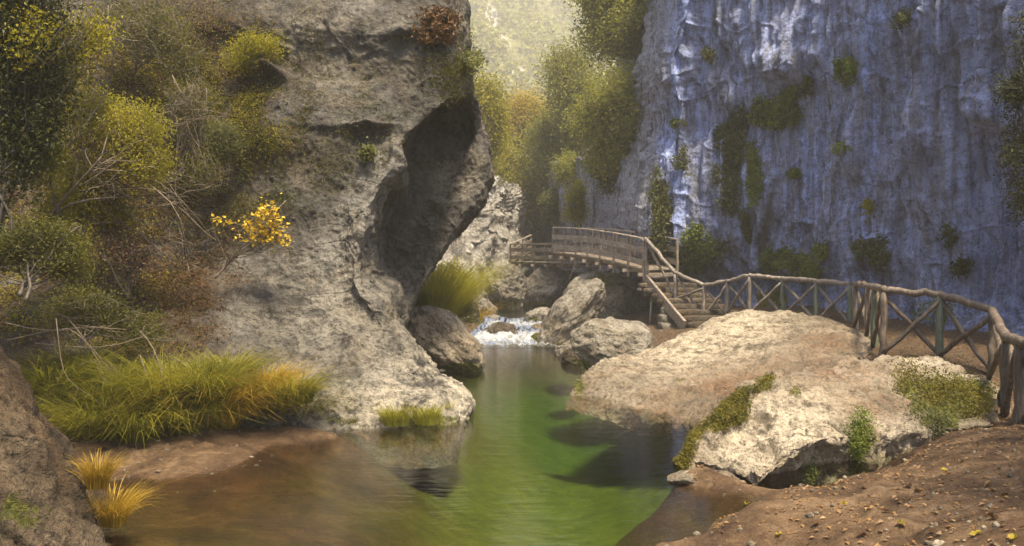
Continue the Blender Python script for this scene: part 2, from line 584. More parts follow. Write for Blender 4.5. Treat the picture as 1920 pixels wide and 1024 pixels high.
# ------------------------------------------------------------------ rock surface builder
def rock_sheet(ctrl, nr, nc, amps, seed, flute=0.0, extra=None, clampz=None):
    """ctrl: (R,C,3) control points -> displaced grid and normals"""
    C = np.asarray(ctrl, float)
    G = catmull(C, nr)
    G = np.swapaxes(catmull(np.swapaxes(G, 0, 1), nc), 0, 1)
    N = grid_normals(G)
    V = G.reshape(-1, 3)
    Nf = N.reshape(-1, 3)
    d = np.zeros(len(V))
    for (wl_, a, kind) in amps:
        q = V / wl_ + seed * 3.7
        if kind == 'f':
            d += a * fbm(q, 3, seed)
        elif kind == 'r':
            d += a * (ridge(q, 3, seed + 3) - .5)
        elif kind == 'c':                                   # cracks and sharp broken edges
            q = q * np.array((1, 1, 1.5)) + .35 * np.stack([noise(q * 2, seed + 50), noise(q * 2 + 9, seed + 51), noise(q * 2 + 17, seed + 52)], 1)
            d -= a * np.exp(-(noise(q, seed + 40) / .055) ** 2)
            d += a * .8 * np.tanh(noise(q * .8 + 31, seed + 41) * 9)
        elif kind == 'b':                                   # bedding ledges, tilted
            q = np.stack([V[:, 0] * .35, V[:, 1] * .35, V[:, 2] * 1.6 + V[:, 0] * .35], 1) / wl_ + seed
            d += a * np.tanh(3 * noise(q, seed + 9))
    if flute:
        q = np.stack([V[:, 0] * 1.5, V[:, 1] * 1.5, V[:, 2] * .14], 1)
        d += flute * (ridge(q, 2, seed + 21) - .4)
        q = np.stack([V[:, 0] * 4.2, V[:, 1] * 4.2, V[:, 2] * .3], 1)
        d += flute * .35 * ridge(q, 2, seed + 31)
    if extra is not None:
        d += extra(V)
    D = V + Nf * d[:, None]
    N2 = grid_normals(D.reshape(nr, nc, 3)).reshape(-1, 3)
    return D, N2

ICO = {}
def icosphere(sub):
    if sub in ICO:
        return ICO[sub]
    import bmesh
    bm = bmesh.new()
    bmesh.ops.create_icosphere(bm, subdivisions=sub, radius=1.0)
    V = np.array([v.co[:] for v in bm.verts])
    F = np.array([[v.index for v in f.verts] for f in bm.faces])
    bm.free()
    ICO[sub] = (V, F)
    return V, F

def rot_xyz(rx, ry, rz):
    rx, ry, rz = map(math.radians, (rx, ry, rz))
    X = np.array([(1, 0, 0), (0, math.cos(rx), -math.sin(rx)), (0, math.sin(rx), math.cos(rx))])
    Y = np.array([(math.cos(ry), 0, math.sin(ry)), (0, 1, 0), (-math.sin(ry), 0, math.cos(ry))])
    Z = np.array([(math.cos(rz), -math.sin(rz), 0), (math.sin(rz), math.cos(rz), 0), (0, 0, 1)])
    return Z @ Y @ X

def boulder(name, label, c, half, rot, seed, mat, sub=6, cuts=7, rough=1.0, moss=None, group=None, cut_lo=.62, parent=None):
    V, F = icosphere(sub)
    V = V.copy()
    rs = np.random.RandomState(seed)
    for k in range(cuts):                                    # broken faces
        n = rs.normal(size=3)
        n /= np.linalg.norm(n)
        h = rs.uniform(cut_lo, .9)
        s = V @ n
        over = np.clip(s - h, 0, None)
        V -= n * (over * .88)[:, None]
    hs = np.asarray(half, float)
    N = V / np.linalg.norm(V, axis=1, keepdims=True)
    W = V * hs
    sz = hs.mean()
    W += N * (rough * sz * (.14 * fbm(V * 1.3 + seed, 3, seed) + .07 * ridge(V * 2.4 + seed, 4, seed + 5) + .035 * fbm(V * 7 + seed, 3, seed + 8) - .05 * np.exp(-(noise(V * 1.9 + seed * 2.1 + .3 * np.stack([noise(V * 4, seed), noise(V * 4 + 5, seed), noise(V * 4 + 9, seed)], 1), seed + 3) / .05) ** 2)))[:, None]
    W = W @ rot_xyz(*rot).T + np.asarray(c)
    at = {'moss': np.zeros(len(W)) if moss is None else moss(W), 'pale': np.zeros(len(W)), 'earth': np.zeros(len(W))}
    if parent is not None:
        return mesh_obj(name, W - np.array(parent.location), F, mat, parent, at)
    o = mesh_obj(name, W, F, mat, None, at)
    return tag(o, label, 'boulder', group) if label else o

# ------------------------------------------------------------------ ground sheet
gp = []
for px, py, z in [(1230, 1024, 0), (1330, 985, 0), (1400, 962, 0), (1440, 945, 0), (1415, 920, .02), (1370, 900, .03), (1310, 892, .02), (1285, 897, -.01),
                  (1330, 930, -.05), (1250, 960, -.12), (1500, 1000, .13), (1500, 925, .07), (1600, 905, .14), (1700, 875, .2), (1800, 835, .22), (1900, 805, .25),
                  (1700, 1000, .33), (1900, 1000, .55), (1900, 900, .42), (1600, 1010, .22),
                  (350, 868, .05), (300, 855, .08), (440, 842, .06), (530, 829, .02), (235, 872, .05), (630, 818, -.01), (650, 836, -.08), (600, 850, -.1),
                  (340, 896, -.01), (250, 900, -.01), (480, 856, -.02), (300, 940, -.1), (500, 930, -.16), (250, 1010, -.12), (300, 822, .12), (500, 798, .02), (620, 800, -.08),
                  (700, 800, -.25), (800, 800, -.45), (880, 780, -.7)]:
    gp.append(PZ(px, py, z))
for t in [(.3, 5.5, -.4), (.3, 7.0, -.7), (.4, 8.5, -.95), (.4, 10, -1.15), (1.15, 6.2, -.26), (1.35, 7.3, -.36), (1.7, 8.2, -.34), (.8, 5.2, -.2), (1.3, 9.0, -.7), (.7, 13, -1.5), (.9, 17, -1.8), (.6, 21, -1.3), (.2, 23.5, -.55), (.1, 26, -.1), (0, 29, .15), (0, 32, .15), (0, 36, -.3), (0, 42, -.3), (-.5, 50, -.2), (-2, 60, .2),
          (-1.2, 9.5, -.55), (-1.3, 11.5, -.7), (-1.5, 7.5, -.36), (-2.2, 7.0, -.28), (-2.3, 8.4, -.25), (-1.8, 6, -.25), (-3, 6.5, -.2), (-1.8, 10.2, -.4), (-3.2, 8.0, -.18), (-2.6, 5, -.2), (-1, 4, -.2), (2, 9, -.5), (2.4, 12, -.9), (3, 14, -.6), (-6, 12, .5), (-9, 13, 1.2), (-6, 6, .2), (-9, 6, .8),
          (9, 20, .75), (9, 24, .85), (7.8, 27, .8), (9.2, 17, .65), (8.8, 14, .45), (7.6, 12, .32), (8.5, 10, .4), (10, 8, .8), (7.5, 5, .7), (12, 12, 1.0), (12, 25, 1.2), (7.2, 23, .74), (7.9, 21.5, .68), (7.4, 19, .66), (6.5, 16, .6), (7.2, 15, .58), (7.3, 13.8, .42), (6.3, 11.5, .25),
          (4, 15, -.3), (5, 13, .0), (5.5, 17, .2), (6, 20, .45), (6.3, 24, .7), (3, 24, -.1), (4.3, 26, .2), (5.5, 27.5, .5), (3.5, 30, .2), (4, 36, .6), (-1.8, 20, -.4), (-2.6, 24, .1), (-3, 30, .4), (-3.5, 40, .8), (3.5, 44, .5), (-5, 55, 1.5), (5, 60, 1.0),
          (0, 1, -.15), (3, 2, .25), (-4, 1, .3), (-9, 0, 1), (9, 0, 1), (-12, 30, 3), (-12, 60, 3), (13, 45, 3)]:
    gp.append(np.array(t, float))
gp = np.array(gp)

def tps_fit(X, z, lam=.01):
    r = np.linalg.norm(X[:, None] - X[None], axis=2) + 1e-9
    K = r * r * np.log(r) + lam * np.eye(len(X))
    Pm = np.concatenate([np.ones((len(X), 1)), X], 1)
    A = np.block([[K, Pm], [Pm.T, np.zeros((3, 3))]])
    return np.linalg.solve(A, np.concatenate([z, np.zeros(3)]))
GX = gp[:, :2]
GW = tps_fit(GX, gp[:, 2])
def ground_base(X):
    out_ = np.empty(len(X))
    for s in range(0, len(X), 20000):
        x = X[s:s + 20000]
        r = np.linalg.norm(x[:, None] - GX[None], axis=2) + 1e-9
        out_[s:s + 20000] = (r * r * np.log(r)) @ GW[:-3] + GW[-3] + x @ GW[-2:]
    return out_
def ground_z(X):
    z = ground_base(X)
    p3 = np.stack([X[:, 0], X[:, 1], X[:, 0] * 0], 1)
    dry = sstep(-.05, .12, z)
    z = z + (.02 + .03 * dry) * fbm(p3 * 1.1, 3, 4) + dry * (.034 * fbm(p3 * 4.5, 3, 14) + .024 * ridge(p3 * 3.1, 2, 24))
    return z
xs = np.concatenate([np.linspace(-16, -8.2, 20), np.linspace(-8, 10, 420), np.linspace(10.2, 17, 20)])
ys = 1.0 + (np.linspace(0, 1, 470) ** 1.9) * 69
GXX, GYY = np.meshgrid(xs, ys)
XY = np.stack([GXX.ravel(), GYY.ravel()], 1)
gz = ground_z(XY)
GV = np.column_stack([XY, gz])
silt_glow = sstep(-.12, -1.25, gz + .3 * fbm(np.column_stack([XY * .9, gz]), 3, 29))
path = np.maximum(sstep(11.5, 13.5, GV[:, 1]) * sstep(4.5, 5.5, GV[:, 0]) * sstep(.2, .4, gz), sstep(19, 21, GV[:, 1]) * sstep(-.1, .1, gz))
o = mesh_obj('ground', GV, quads(len(ys), len(xs))[:, ::-1], M['sand'], attrs={'silt_glow': silt_glow, 'path': path, 'wet': sstep(.03, -.03, gz)}, origin=(0, 0, 0))
tag(o, 'reddish brown sandy river bed, bank and path along the gorge floor', kind='structure')

def gz_at(x, y):
    return float(ground_z(np.array([[x, y]]))[0])

# ------------------------------------------------------------------ left cliff with its overhang
def row(py, pts):
    return [P(px, py, d) for px, d in pts]
L = [
    row(-175, [(-420, 22), (-150, 22.5), (150, 23), (400, 23), (600, 22.6), (740, 22.4), (800, 22.8), (822, 23.4), (835, 24), (830, 26), (760, 31)]),
    row(-105, [(-420, 15.5), (-150, 16), (150, 16.6), (400, 16.8), (600, 16.4), (755, 16.3), (822, 16.8), (846, 17.4), (858, 18.2), (846, 21.5), (760, 27.5)]),
    row(20, [(-420, 14), (-150, 14.8), (150, 15.2), (400, 15.4), (600, 15.0), (770, 15.0), (830, 15.4), (858, 16.2), (872, 17.2), (860, 20), (780, 26)]),
    row(100, [(-420, 13.8), (-150, 14.6), (150, 15.0), (400, 15.2), (600, 14.8), (790, 14.8), (845, 15.2), (870, 15.9), (886, 17), (870, 20), (790, 26)]),
    row(172, [(-420, 13.6), (-150, 14.4), (150, 14.8), (390, 15.0), (590, 14.6), (805, 14.7), (862, 15.1), (880, 16.0), (887, 16.9), (872, 20), (790, 25)]),
    row(205, [(-420, 13.5), (-150, 14.3), (150, 14.7), (380, 14.9), (580, 14.5), (770, 14.5), (838, 14.9), (858, 16.9), (896, 17.2), (875, 20), (790, 25)]),
    row(262, [(-420, 13.4), (-150, 14.1), (150, 14.4), (370, 14.7), (560, 14.4), (700, 14.3), (772, 14.5), (800, 17.1), (906, 17.3), (885, 20), (790, 25)]),
    row(330, [(-420, 13.2), (-150, 13.9), (150, 14.2), (360, 14.5), (540, 14.3), (670, 14.1), (738, 14.2), (772, 17.0), (913, 17.2), (885, 20), (790, 25)]),
    row(400, [(-420, 13.0), (-150, 13.6), (150, 13.8), (350, 14.2), (520, 14.1), (645, 13.9), (700, 13.9), (742, 16.9), (886, 17.0), (860, 20), (780, 24)]),
    row(470, [(-420, 12.6), (-150, 13.2), (150, 13.4), (350, 13.8), (510, 13.8), (630, 13.7), (683, 13.7), (722, 16.9), (838, 16.8), (815, 19), (760, 23)]),
    row(530, [(-420, 12.3), (-150, 12.8), (150, 12.9), (350, 13.4), (510, 13.5), (630, 13.4), (688, 13.4), (722, 16.7), (798, 16.6), (790, 18.5), (740, 22)]),
    row(572, [(-420, 12.0), (-150, 12.4), (150, 12.5), (355, 13.0), (520, 13.2), (650, 13.1), (717, 13.2), (735, 15.6), (780, 16.5), (775, 18), (730, 21)]),
    row(608, [(-420, 11.7), (-150, 12.1), (150, 12.1), (360, 12.6), (530, 12.9), (670, 12.9), (748, 13.1), (740, 15.0), (764, 16.4), (758, 17.5), (720, 21)]),
    row(652, [(-420, 11.3), (-150, 11.7), (150, 11.7), (370, 12.2), (545, 12.5), (690, 12.6), (780, 12.9), (765, 14.6), (740, 16.2), (735, 17.2), (710, 20)]),
    row(702, [(-420, 11.0), (-150, 11.3), (150, 11.3), (380, 11.8), (560, 12.1), (710, 12.3), (823, 12.8), (805, 14.2), (750, 16.0), (735, 17), (700, 20)]),
    row(750, [(-420, 10.7), (-150, 10.9), (150, 11.0), (390, 11.5), (580, 11.8), (740, 12.0), (872, 12.6), (855, 13.8), (780, 15.6), (740, 17), (700, 19.5)]),
    row(792, [(-420, 10.4), (-150, 10.6), (150, 10.7), (400, 11.2), (600, 11.55), (750, 11.75), (868, 12.2), (850, 13.4), (780, 15.2), (740, 16.8), (700, 19)]),
    row(870, [(-420, 10.0), (-150, 10.2), (150, 10.3), (410, 10.8), (610, 11.1), (740, 11.3), (850, 11.7), (840, 12.9), (770, 14.6), (740, 16), (700, 18.5)]),
]
def left_extra(V):
    px, py = pix(V)
    d = .35 * ell(px, py, 835, 310, 55, 75) + .3 * ell(px, py, 850, 240, 40, 40) - .25 * ell(px, py, 725, 545, 28, 40)
    d -= .5 * ell(px, py, 512, 135, 20, 10) + .2 * ell(px, py, 745, 325, 14, 60)
    d -= .25 * ell(px, py, 690, 240, 60, 8) + .2 * ell(px, py, 780, 60, 60, 10)
    d += .25 * ell(px, py, 620, 120, 120, 60) + .18 * ell(px, py, 560, 640, 90, 60) - .2 * ell(px, py, 470, 560, 70, 40)
    return d * (V[:, 1] < 19)
NR, NC = 520, 560
LV, LN = rock_sheet(L, NR, NC, [(3.2, .17, 'f'), (1.1, .055, 'f'), (.9, .035, 'r'), (.30, .028, 'f'), (.12, .02, 'r'), (1.0, .025, 'b'), (1.7, .028, 'c'), (.55, .014, 'c')], 2, extra=left_extra)
lpx, lpy = pix(LV)
pale = np.clip(1.1 * ell(lpx, lpy, 830, 740, 110, 90) + .7 * ell(lpx, lpy, 700, 770, 160, 50) + .35 * ell(lpx, lpy, 640, 610, 160, 120) + .5 * ell(lpx, lpy, 600, 80, 120, 80) + .6 * ell(lpx, lpy, 850, 330, 45, 45), 0, 1)
wob = 30 * fbm(LV * .7, 3, 77)
earth = np.clip(sstep(470, 380, lpx + wob + .18 * (lpy - 500)) * sstep(-60, 250, lpy + wob) * .95 + .5 * ell(lpx, lpy, 380, 130, 160, 140) + .5 * sstep(330, 150, lpx + wob)
                + .3 * sstep(520, 200, lpy) * sstep(.1, .6, fbm(LV * .5, 3, 41) + .1), 0, 1)
moss_l = np.clip(.75 * ell(lpx, lpy, 800, 790, 90, 22) + .5 * ell(lpx, lpy, 640, 790, 60, 20) + .45 * ell(lpx, lpy, 750, 460, 14, 26) + .42 * ell(lpx, lpy, 860, 120, 60, 14) + .4 * ell(lpx, lpy, 740, 590, 30, 40), 0, 1)
sub = sstep(.03, -.06, LV[:, 2])
earth = np.maximum(earth, sub)
pale *= 1 - sub
o = mesh_obj('cliff_left', LV, quads(NR, NC), M['left_rock'], attrs={'pale': pale, 'earth': earth, 'moss': moss_l}, origin=(0, 0, 0))
tag(o, 'tall grey lichen-covered limestone cliff with a hollow overhang above the pool', kind='structure')

# ------------------------------------------------------------------ right cliff with flowstone streaks
rows = [(-165, 6.5), (-105, .3), (20, -.6), (130, -.2), (220, 0), (300, 0), (400, 0), (480, .5), (540, .8), (600, .4), (680, -.2)]
sil = {-165: 1225, -105: 1235, 20: 1236, 130: 1214, 220: 1232, 300: 1200, 400: 1192, 480: 1192, 540: 1190, 600: 1185, 680: 1180}
R = []
for py, dd in rows:
    s = sil[py]
    und = 2.2 if 500 < py < 650 else 0
    i_ = max(0, (300 - py) / 100.0)
    far = [P(px_, 300 - 22 * i_ + o_, d_ + 5 * i_) for px_, d_, o_ in ((985, 75, 60), (1075, 50, 40), (1135, 41, -20))] if py < 300 else row(py, [(985, 75), (1075, 50), (1135, 41)])
    R.append(far + row(py, [(s, 32.5 + und), (s + 75, 30.5 + dd + und * .6), (1400, 29.2 + dd), (1510, 27.0 + dd), (1620, 23.6 + dd * .6), (1720, 20.6 + dd * .5),
                      (1820, 18.4 + dd * .4), (1930, 16.6), (2150, 14), (2500, 11), (3200, 8)]))
def right_extra(V):
    px, py = pix(V)
    d = 1.3 * ell(px, py, 1850, 400, 75, 190, 4) * sstep(0, 60, py - 200 + .55 * (1830 - px))
    d += .5 * ell(px, py, 1650, 250, 45, 260) + .45 * ell(px, py, 1300, 60, 60, 120) - .8 * ell(px, py, 1470, 110, 60, 45) - .5 * ell(px, py, 1375, 190, 30, 30)
    d -= .7 * ell(px, py, 1605, 290, 12, 60) + .5 * ell(px, py, 1440, 400, 20, 110) + .7 * ell(px, py, 1730, 220, 25, 150)
    d += .4 * ell(px, py, 1540, 380, 50, 120) - .6 * ell(px, py, 1640, 480, 45, 30) - .5 * ell(px, py, 1500, 500, 60, 25)
    d += .3 * ell(px, py, 1420, 220, 50, 25)
    return d
RR, RC = 430, 640
RV, RN = rock_sheet(R, RR, RC, [(3.6, .20, 'f'), (1.3, .09, 'f'), (.9, .05, 'r'), (.35, .03, 'f'), (.14, .015, 'r'), (1.8, .07, 'c')], 8, flute=.26, extra=right_extra)
rpx, rpy = pix(RV)
wb = 22 * fbm(RV * .5, 3, 55)
q = rpx + wb + .06 * (rpy - 250)
blue = np.zeros(len(RV))  # flowstone streaks; their blue also carries the tint of the skylight
for c, w, y0, y1, a in [(1272, 28, -400, 560, 1.0), (1320, 30, -400, 330, .75), (1400, 40, -400, 150, .6), (1400, 14, 330, 470, .8), (1480, 22, 250, 500, .9), (1530, 32, 240, 560, 1.0), (1555, 30, -400, 250, .5),
                        (1625, 28, -400, 600, 1.0), (1680, 22, 50, 520, .6), (1790, 50, 150, 620, .55), (1880, 60, 200, 620, .5), (1850, 60, -300, 150, .45), (1760, 30, 300, 600, .5)]:
    blue = np.maximum(blue, a * np.exp(-((q - c) / w) ** 2) * sstep(y0 - 30, y0 + 30, rpy) * sstep(y1 + 40, y1 - 40, rpy))
blue = np.maximum(blue, .62 * sstep(1210, 1300, rpx))
stain_dark = np.zeros(len(RV))
for c, w, y0, y1, a in [(1442, 18, 250, 500, .9), (1605, 12, 220, 340, .85), (1725, 26, 40, 330, .8), (1500, 60, 80, 140, .4), (1240, 20, 430, 560, .5), (1340, 40, 450, 560, .6), (1440, 60, 490, 560, .7), (1640, 50, 470, 540, .7), (1890, 50, -100, 160, .7), (1790, 30, 20, 200, .6), (1560, 10, 0, 260, .6), (1345, 12, 0, 220, .6), (1470, 9, 300, 480, .6), (1505, 6, 280, 460, .5), (1575, 8, 330, 520, .6), (1660, 9, 60, 420, .55), (1700, 10, 260, 520, .5), (1300, 8, 250, 430, .5)]:
    stain_dark = np.maximum(stain_dark, a * np.exp(-((q - c) / w) ** 2) * sstep(y0 - 30, y0 + 40, rpy) * sstep(y1 + 40, y1 - 40, rpy))
stain_dark = np.maximum(stain_dark, .75 * sstep(515, 560, rpy) * sstep(1300, 1230, rpx))  # also darker low down at the left end, below the boardwalk
stain_dark *= sstep(-.5, .3, fbm(RV * np.array((1.5, 1.5, .5)), 3, 66))
moss_r = np.zeros(len(RV))
for c in [(1370, 300, 30, 120, .7), (1415, 320, 20, 80, .75), (1240, 410, 28, 110, .8), (1470, 200, 50, 60, .6), (1340, 470, 50, 40, .7), (1490, 490, 70, 25, .7), (1640, 470, 40, 20, .6), (1330, 110, 25, 60, .45), (1270, 250, 20, 60, .4), (1590, 150, 25, 30, .5), (1700, 35, 18, 25, .6), (1290, 330, 20, 60, .5), (1640, 390, 10, 25, .6)]:
    moss_r = np.maximum(moss_r, c[4] * ell(rpx, rpy, *c[:4]))
o = mesh_obj('cliff_right', RV, quads(RR, RC), M['right_rock'], attrs={'blue': blue, 'stain_dark': stain_dark, 'moss': moss_r}, origin=(0, 0, 0))
tag(o, 'tall blue-grey limestone cliff streaked with flowstone behind the path', kind='structure')

# ------------------------------------------------------------------ walls farther up the gorge
BW = []
for py, lean in ((120, 26), (230, 16), (310, 8), (345, 2), (390, 0), (450, 0), (520, 0), (590, 0)):
    t = (py - 200) / 400.0
    BW.append(row(py, [(640, 27 + lean), (720, 32 + lean), (800 - 10 * t, 37 + lean), (880 - 6 * t, 41 - 2 * t + lean), (930, 46 - 2.5 * t + lean), (955, 53 - 3 * t + lean), (985, 62 - 4 * t + lean), (1030, 70 + lean), (1110, 76 + lean)]))
for r_, off in ((0, 150), (1, 90), (2, 40)):                # above its crest the wall is a slope running back
    for k in range(9):
        v = BW[r_][k]
        v[2] -= off / FPX * v[1]
BV, BN = rock_sheet(BW, 260, 320, [(5, .5, 'f'), (1.8, .12, 'r'), (.7, .06, 'f'), (.3, .03, 'r'), (1.6, .08, 'b'), (2.5, .10, 'c')], 13, flute=.3)
o = mesh_obj('cliff_back', BV, quads(260, 320), M['back_rock'], attrs={'moss': .25 * sstep(470, 200, pix(BV)[1])}, origin=(0, 0, 0))
tag(o, 'pale grey rock wall closing the gorge behind the boardwalk', kind='structure')

# far mountainside
m, nt, out = new_mat('mountainside')
b = NB(nt)
c = b.ramp(b.noise(.025, 6, .7), [(.35, (.16, .16, .045)), (.5, (.27, .26, .08)), (.65, (.40, .36, .14))])
rk = b.ramp(b.noise((.05, .05, .22), 6, .75), [(.35, (.32, .28, .23)), (.5, (.62, .57, .50)), (.7, (.80, .76, .69))])
c = b.mix(b.val(b.math('ADD', b.attr('bare'), b.math('MULTIPLY', b.math('SUBTRACT', b.noise(.09, 6, .7), .5), .9)), .4, .6), c, rk)
p = b.n('ShaderNodeBsdfPrincipled')
p.inputs['Roughness'].default_value = .9
b.link(c, p.inputs['Base Color'])
b.link(b.bump(b.noise((.12, .12, .4), 6, .75), 1.0, 5.0), p.inputs['Normal'])
b.link(p.outputs[0], out.inputs[0])
M['mountain'] = m
FM = []
for py, d0 in ((430, 240), (300, 265), (200, 290), (165, 310), (125, 322), (60, 380), (0, 430), (-45, 470), (-50, 520), (10, 620)):
    FM.append(row(py, [(px, d0 + 2.2 * a) for px, a in ((300, -20), (600, -12), (800, -6), (880, 0), (930, 4), (985, 12), (1060, 20), (1160, 25), (1400, 15), (1900, -10))]))
FV, FN = rock_sheet(FM, 240, 300, [(66, 7.5, 'f'), (22, 3.5, 'r'), (7, 1.1, 'r'), (20, 2.6, 'b')], 23)
fpx, fpy = pix(FV)
bare = np.clip(1.0 * ell(fpx, fpy, 950, 143, 48, 22, 3) + .9 * ell(fpx, fpy, 920, 30, 16, 34) + .7 * ell(fpx, fpy, 945, 78, 22, 26), 0, 1)
o = mesh_obj('mountainside', FV, quads(240, 300), M['mountain'], attrs={'bare': bare}, origin=(0, 0, 0))
tag(o, 'sunlit wooded mountainside with pale rock ledges beyond the gorge', kind='structure')

# ------------------------------------------------------------------ water
def water_body(name, x0, x1, y0, y1, z, depth, mat, label):
    V, F = box_vf(((x0 + x1) / 2, (y0 + y1) / 2, z - depth / 2), ((x1 - x0) / 2, (y1 - y0) / 2, depth / 2))
    o = mesh_obj(name, V, F, mat, smooth=False, origin=((x0 + x1) / 2, (y0 + y1) / 2, z - depth))
    return tag(o, label, kind='structure')
water_body('pool_water', -13, 13, .3, 27.2, 0.0, 4.0, M['water'], 'still green pool of clear water between the rocks')
water_body('upper_pool_water', -6, 5, 31.0, 64, .40, 3.0, M['water'], 'small dark upper pool above the rapids under the boardwalk')
nx, ny = 110, 160
tx, ty = np.meshgrid(np.linspace(-1, 1, nx), np.linspace(0, 1, ny))
yy = 24.2 + ty * 7.4
wdt = 1.25 + .35 * np.sin(ty * 5)
xx = .05 + .25 * np.sin(ty * 4) + tx * wdt
zz = .012 + .415 * (sstep(.16, .36, ty) * .45 + sstep(.55, .9, ty) * .55)
p3 = np.stack([xx.ravel(), yy.ravel(), zz.ravel()], 1)
act = sstep(.02, .2, ty).ravel() * sstep(1.0, .85, ty).ravel()
p3[:, 2] += (.09 * fbm(p3 * np.array((3.2, 1.6, 1)), 3, 91) + .05 * ridge(p3 * np.array((7, 3, 1)), 3, 95)) * act - .03 * (np.abs(tx).ravel() > .97)
foam = np.clip(.25 + .62 * np.exp(-((ty - .28) / .16) ** 2) + .55 * np.exp(-((ty - .72) / .14) ** 2) + .25 * np.exp(-((ty - .1) / .06) ** 2), 0, 1).ravel() * sstep(1.0, .8, np.abs(tx)).ravel()
o = mesh_obj('rapids_water', p3, quads(ny, nx)[:, ::-1], M['rapids'], attrs={'foam': foam}, origin=(0, 24.2, 0))
tag(o, 'foaming white rapids tumbling into the green pool', kind='structure')
# ------------------------------------------------------------------ big worked slabs
def px_moss(*els):
    def f(W):
        x, y = pix(W)
        r = np.zeros(len(W))
        for e in els:
            r = np.maximum(r, e[4] * ell(x, y, *e[:4]))
        return r
    return f

S1 = [[(1060, 770, 14.5), (1130, 790, 14.0), (1210, 812, 13.3), (1300, 835, 12.2), (1400, 860, 11.2), (1500, 880, 10.6)],
      [(1078, 736, 15.2), (1130, 748, 14.4), (1200, 768, 13.4), (1300, 787, 12.4), (1400, 800, 11.8), (1520, 800, 11.6)],
      [(1083, 722, 15.6), (1150, 715, 15.3), (1230, 720, 14.8), (1330, 730, 14), (1430, 740, 13.2), (1560, 740, 13)],
      [(1125, 694, 16.6), (1200, 680, 17), (1290, 670, 17), (1380, 670, 16.5), (1480, 680, 15.6), (1600, 690, 14.8)],
      [(1185, 670, 18), (1270, 640, 19), (1340, 625, 19.5), (1430, 620, 19), (1530, 630, 18), (1630, 660, 16)],
      [(1212, 656, 19), (1290, 628, 20.5), (1370, 596, 22), (1440, 592, 22.5), (1540, 604, 21.5), (1640, 640, 17.5)],
      [(1225, 670, 20.5), (1300, 645, 22.5), (1380, 607, 24), (1450, 604, 24.3), (1560, 616, 23), (1670, 650, 18.5)],
      [(1235, 710, 21), (1310, 690, 23.5), (1390, 655, 25), (1460, 655, 25), (1580, 660, 24), (1690, 700, 19.5)]]
V, N = rock_sheet([[P(*c) for c in r] for r in S1], 260, 300, [(2.0, .08, 'f'), (.8, .06, 'r'), (.3, .03, 'f'), (.13, .02, 'r'), (.7, .04, 'b'), (.9, .03, 'c'), (.35, .012, 'c')], 31)
x, y = pix(V)
o = mesh_obj('rock_slab', V, quads(260, 300), M['slab_rock'], attrs={'moss': np.clip(.8 * ell(x, y, 1085, 725, 14, 20) + .6 * ell(x, y, 1280, 712, 22, 10) + .3 * ell(x, y, 1150, 720, 50, 20), 0, 1),
             'pale': np.clip(ell(x, y, 1290, 650, 130, 50) + ell(x, y, 1400, 610, 60, 30), 0, 1), 'earth': np.clip(ell(x, y, 1380, 725, 110, 26) + .7 * ell(x, y, 1500, 690, 90, 30) + .8 * ell(x, y, 1560, 640, 60, 20) + .5 * ell(x, y, 1230, 770, 90, 16) + sstep(.02, -.08, V[:, 2]), 0, 1)})
tag(o, 'broad pale limestone slab sloping from the pool up to the fenced path', 'rock slab')

S2 = [[(1270, 860, 10.4), (1330, 810, 11), (1400, 775, 11.8), (1480, 765, 12.2), (1600, 745, 12.9), (1720, 730, 13.6), (1840, 760, 13.2), (1890, 800, 12.2)],
      [(1258, 862, 9.6), (1302, 800, 9.9), (1362, 745, 10.2), (1440, 703, 10.6), (1540, 692, 11.8), (1670, 668, 13.0), (1790, 690, 12.9), (1872, 738, 11.8)],
      [(1270, 868, 9.35), (1320, 812, 9.6), (1385, 765, 9.85), (1452, 730, 10.3), (1550, 722, 11.0), (1680, 712, 11.7), (1780, 720, 11.7), (1868, 765, 11.2)],
      [(1285, 878, 9.2), (1335, 838, 9.45), (1400, 812, 9.65), (1465, 785, 9.8), (1560, 765, 10.1), (1670, 765, 10.8), (1770, 765, 11), (1870, 780, 11)],
      [(1295, 884, 9.1), (1350, 868, 9.05), (1395, 868, 8.85), (1450, 845, 8.9), (1530, 798, 9.25), (1650, 790, 10.2), (1760, 790, 10.6), (1875, 790, 10.9)],
      [(1300, 888, 9.05), (1360, 890, 8.9), (1418, 903, 8.5), (1472, 866, 8.7), (1548, 826, 9.0), (1650, 815, 9.9), (1750, 808, 10.4), (1878, 795, 10.8)],
      [(1305, 892, 9.2), (1365, 896, 9.1), (1440, 902, 8.95), (1485, 888, 8.95), (1556, 872, 9.35), (1650, 858, 9.95), (1750, 830, 10.5), (1880, 800, 10.8)],
      [(1310, 905, 9.2), (1370, 910, 9.2), (1450, 925, 9.0), (1492, 918, 9.0), (1566, 912, 9.4), (1660, 895, 10.0), (1755, 870, 10.4), (1885, 840, 10.8)]]
V, N = rock_sheet([[P(*c) for c in r] for r in S2], 280, 340, [(1.6, .10, 'f'), (.7, .07, 'r'), (.28, .035, 'f'), (.11, .016, 'r'), (.5, .025, 'b'), (.8, .022, 'c')], 37)
x, y = pix(V)
tt = np.clip((x - 1250) / 190, 0, 1)
ridge_y = 868 - 165 * tt ** .8
moss2 = np.clip(.95 * np.exp(-((y - ridge_y - 8) / 30) ** 2) * sstep(1465, 1440, x) * (.75 + .25 * np.sin(x * .07)) + .75 * ell(x, y, 1370, 775, 40, 30) + .6 * ell(x, y, 1490, 735, 20, 16) + .8 * ell(x, y, 1275, 865, 26, 34)
                + .75 * ell(x, y, 1740, 730, 90, 40) + .6 * ell(x, y, 1830, 745, 50, 45) + .8 * ell(x, y, 1612, 825, 22, 45) + .55 * ell(x, y, 1760, 790, 60, 30), 0, 1)
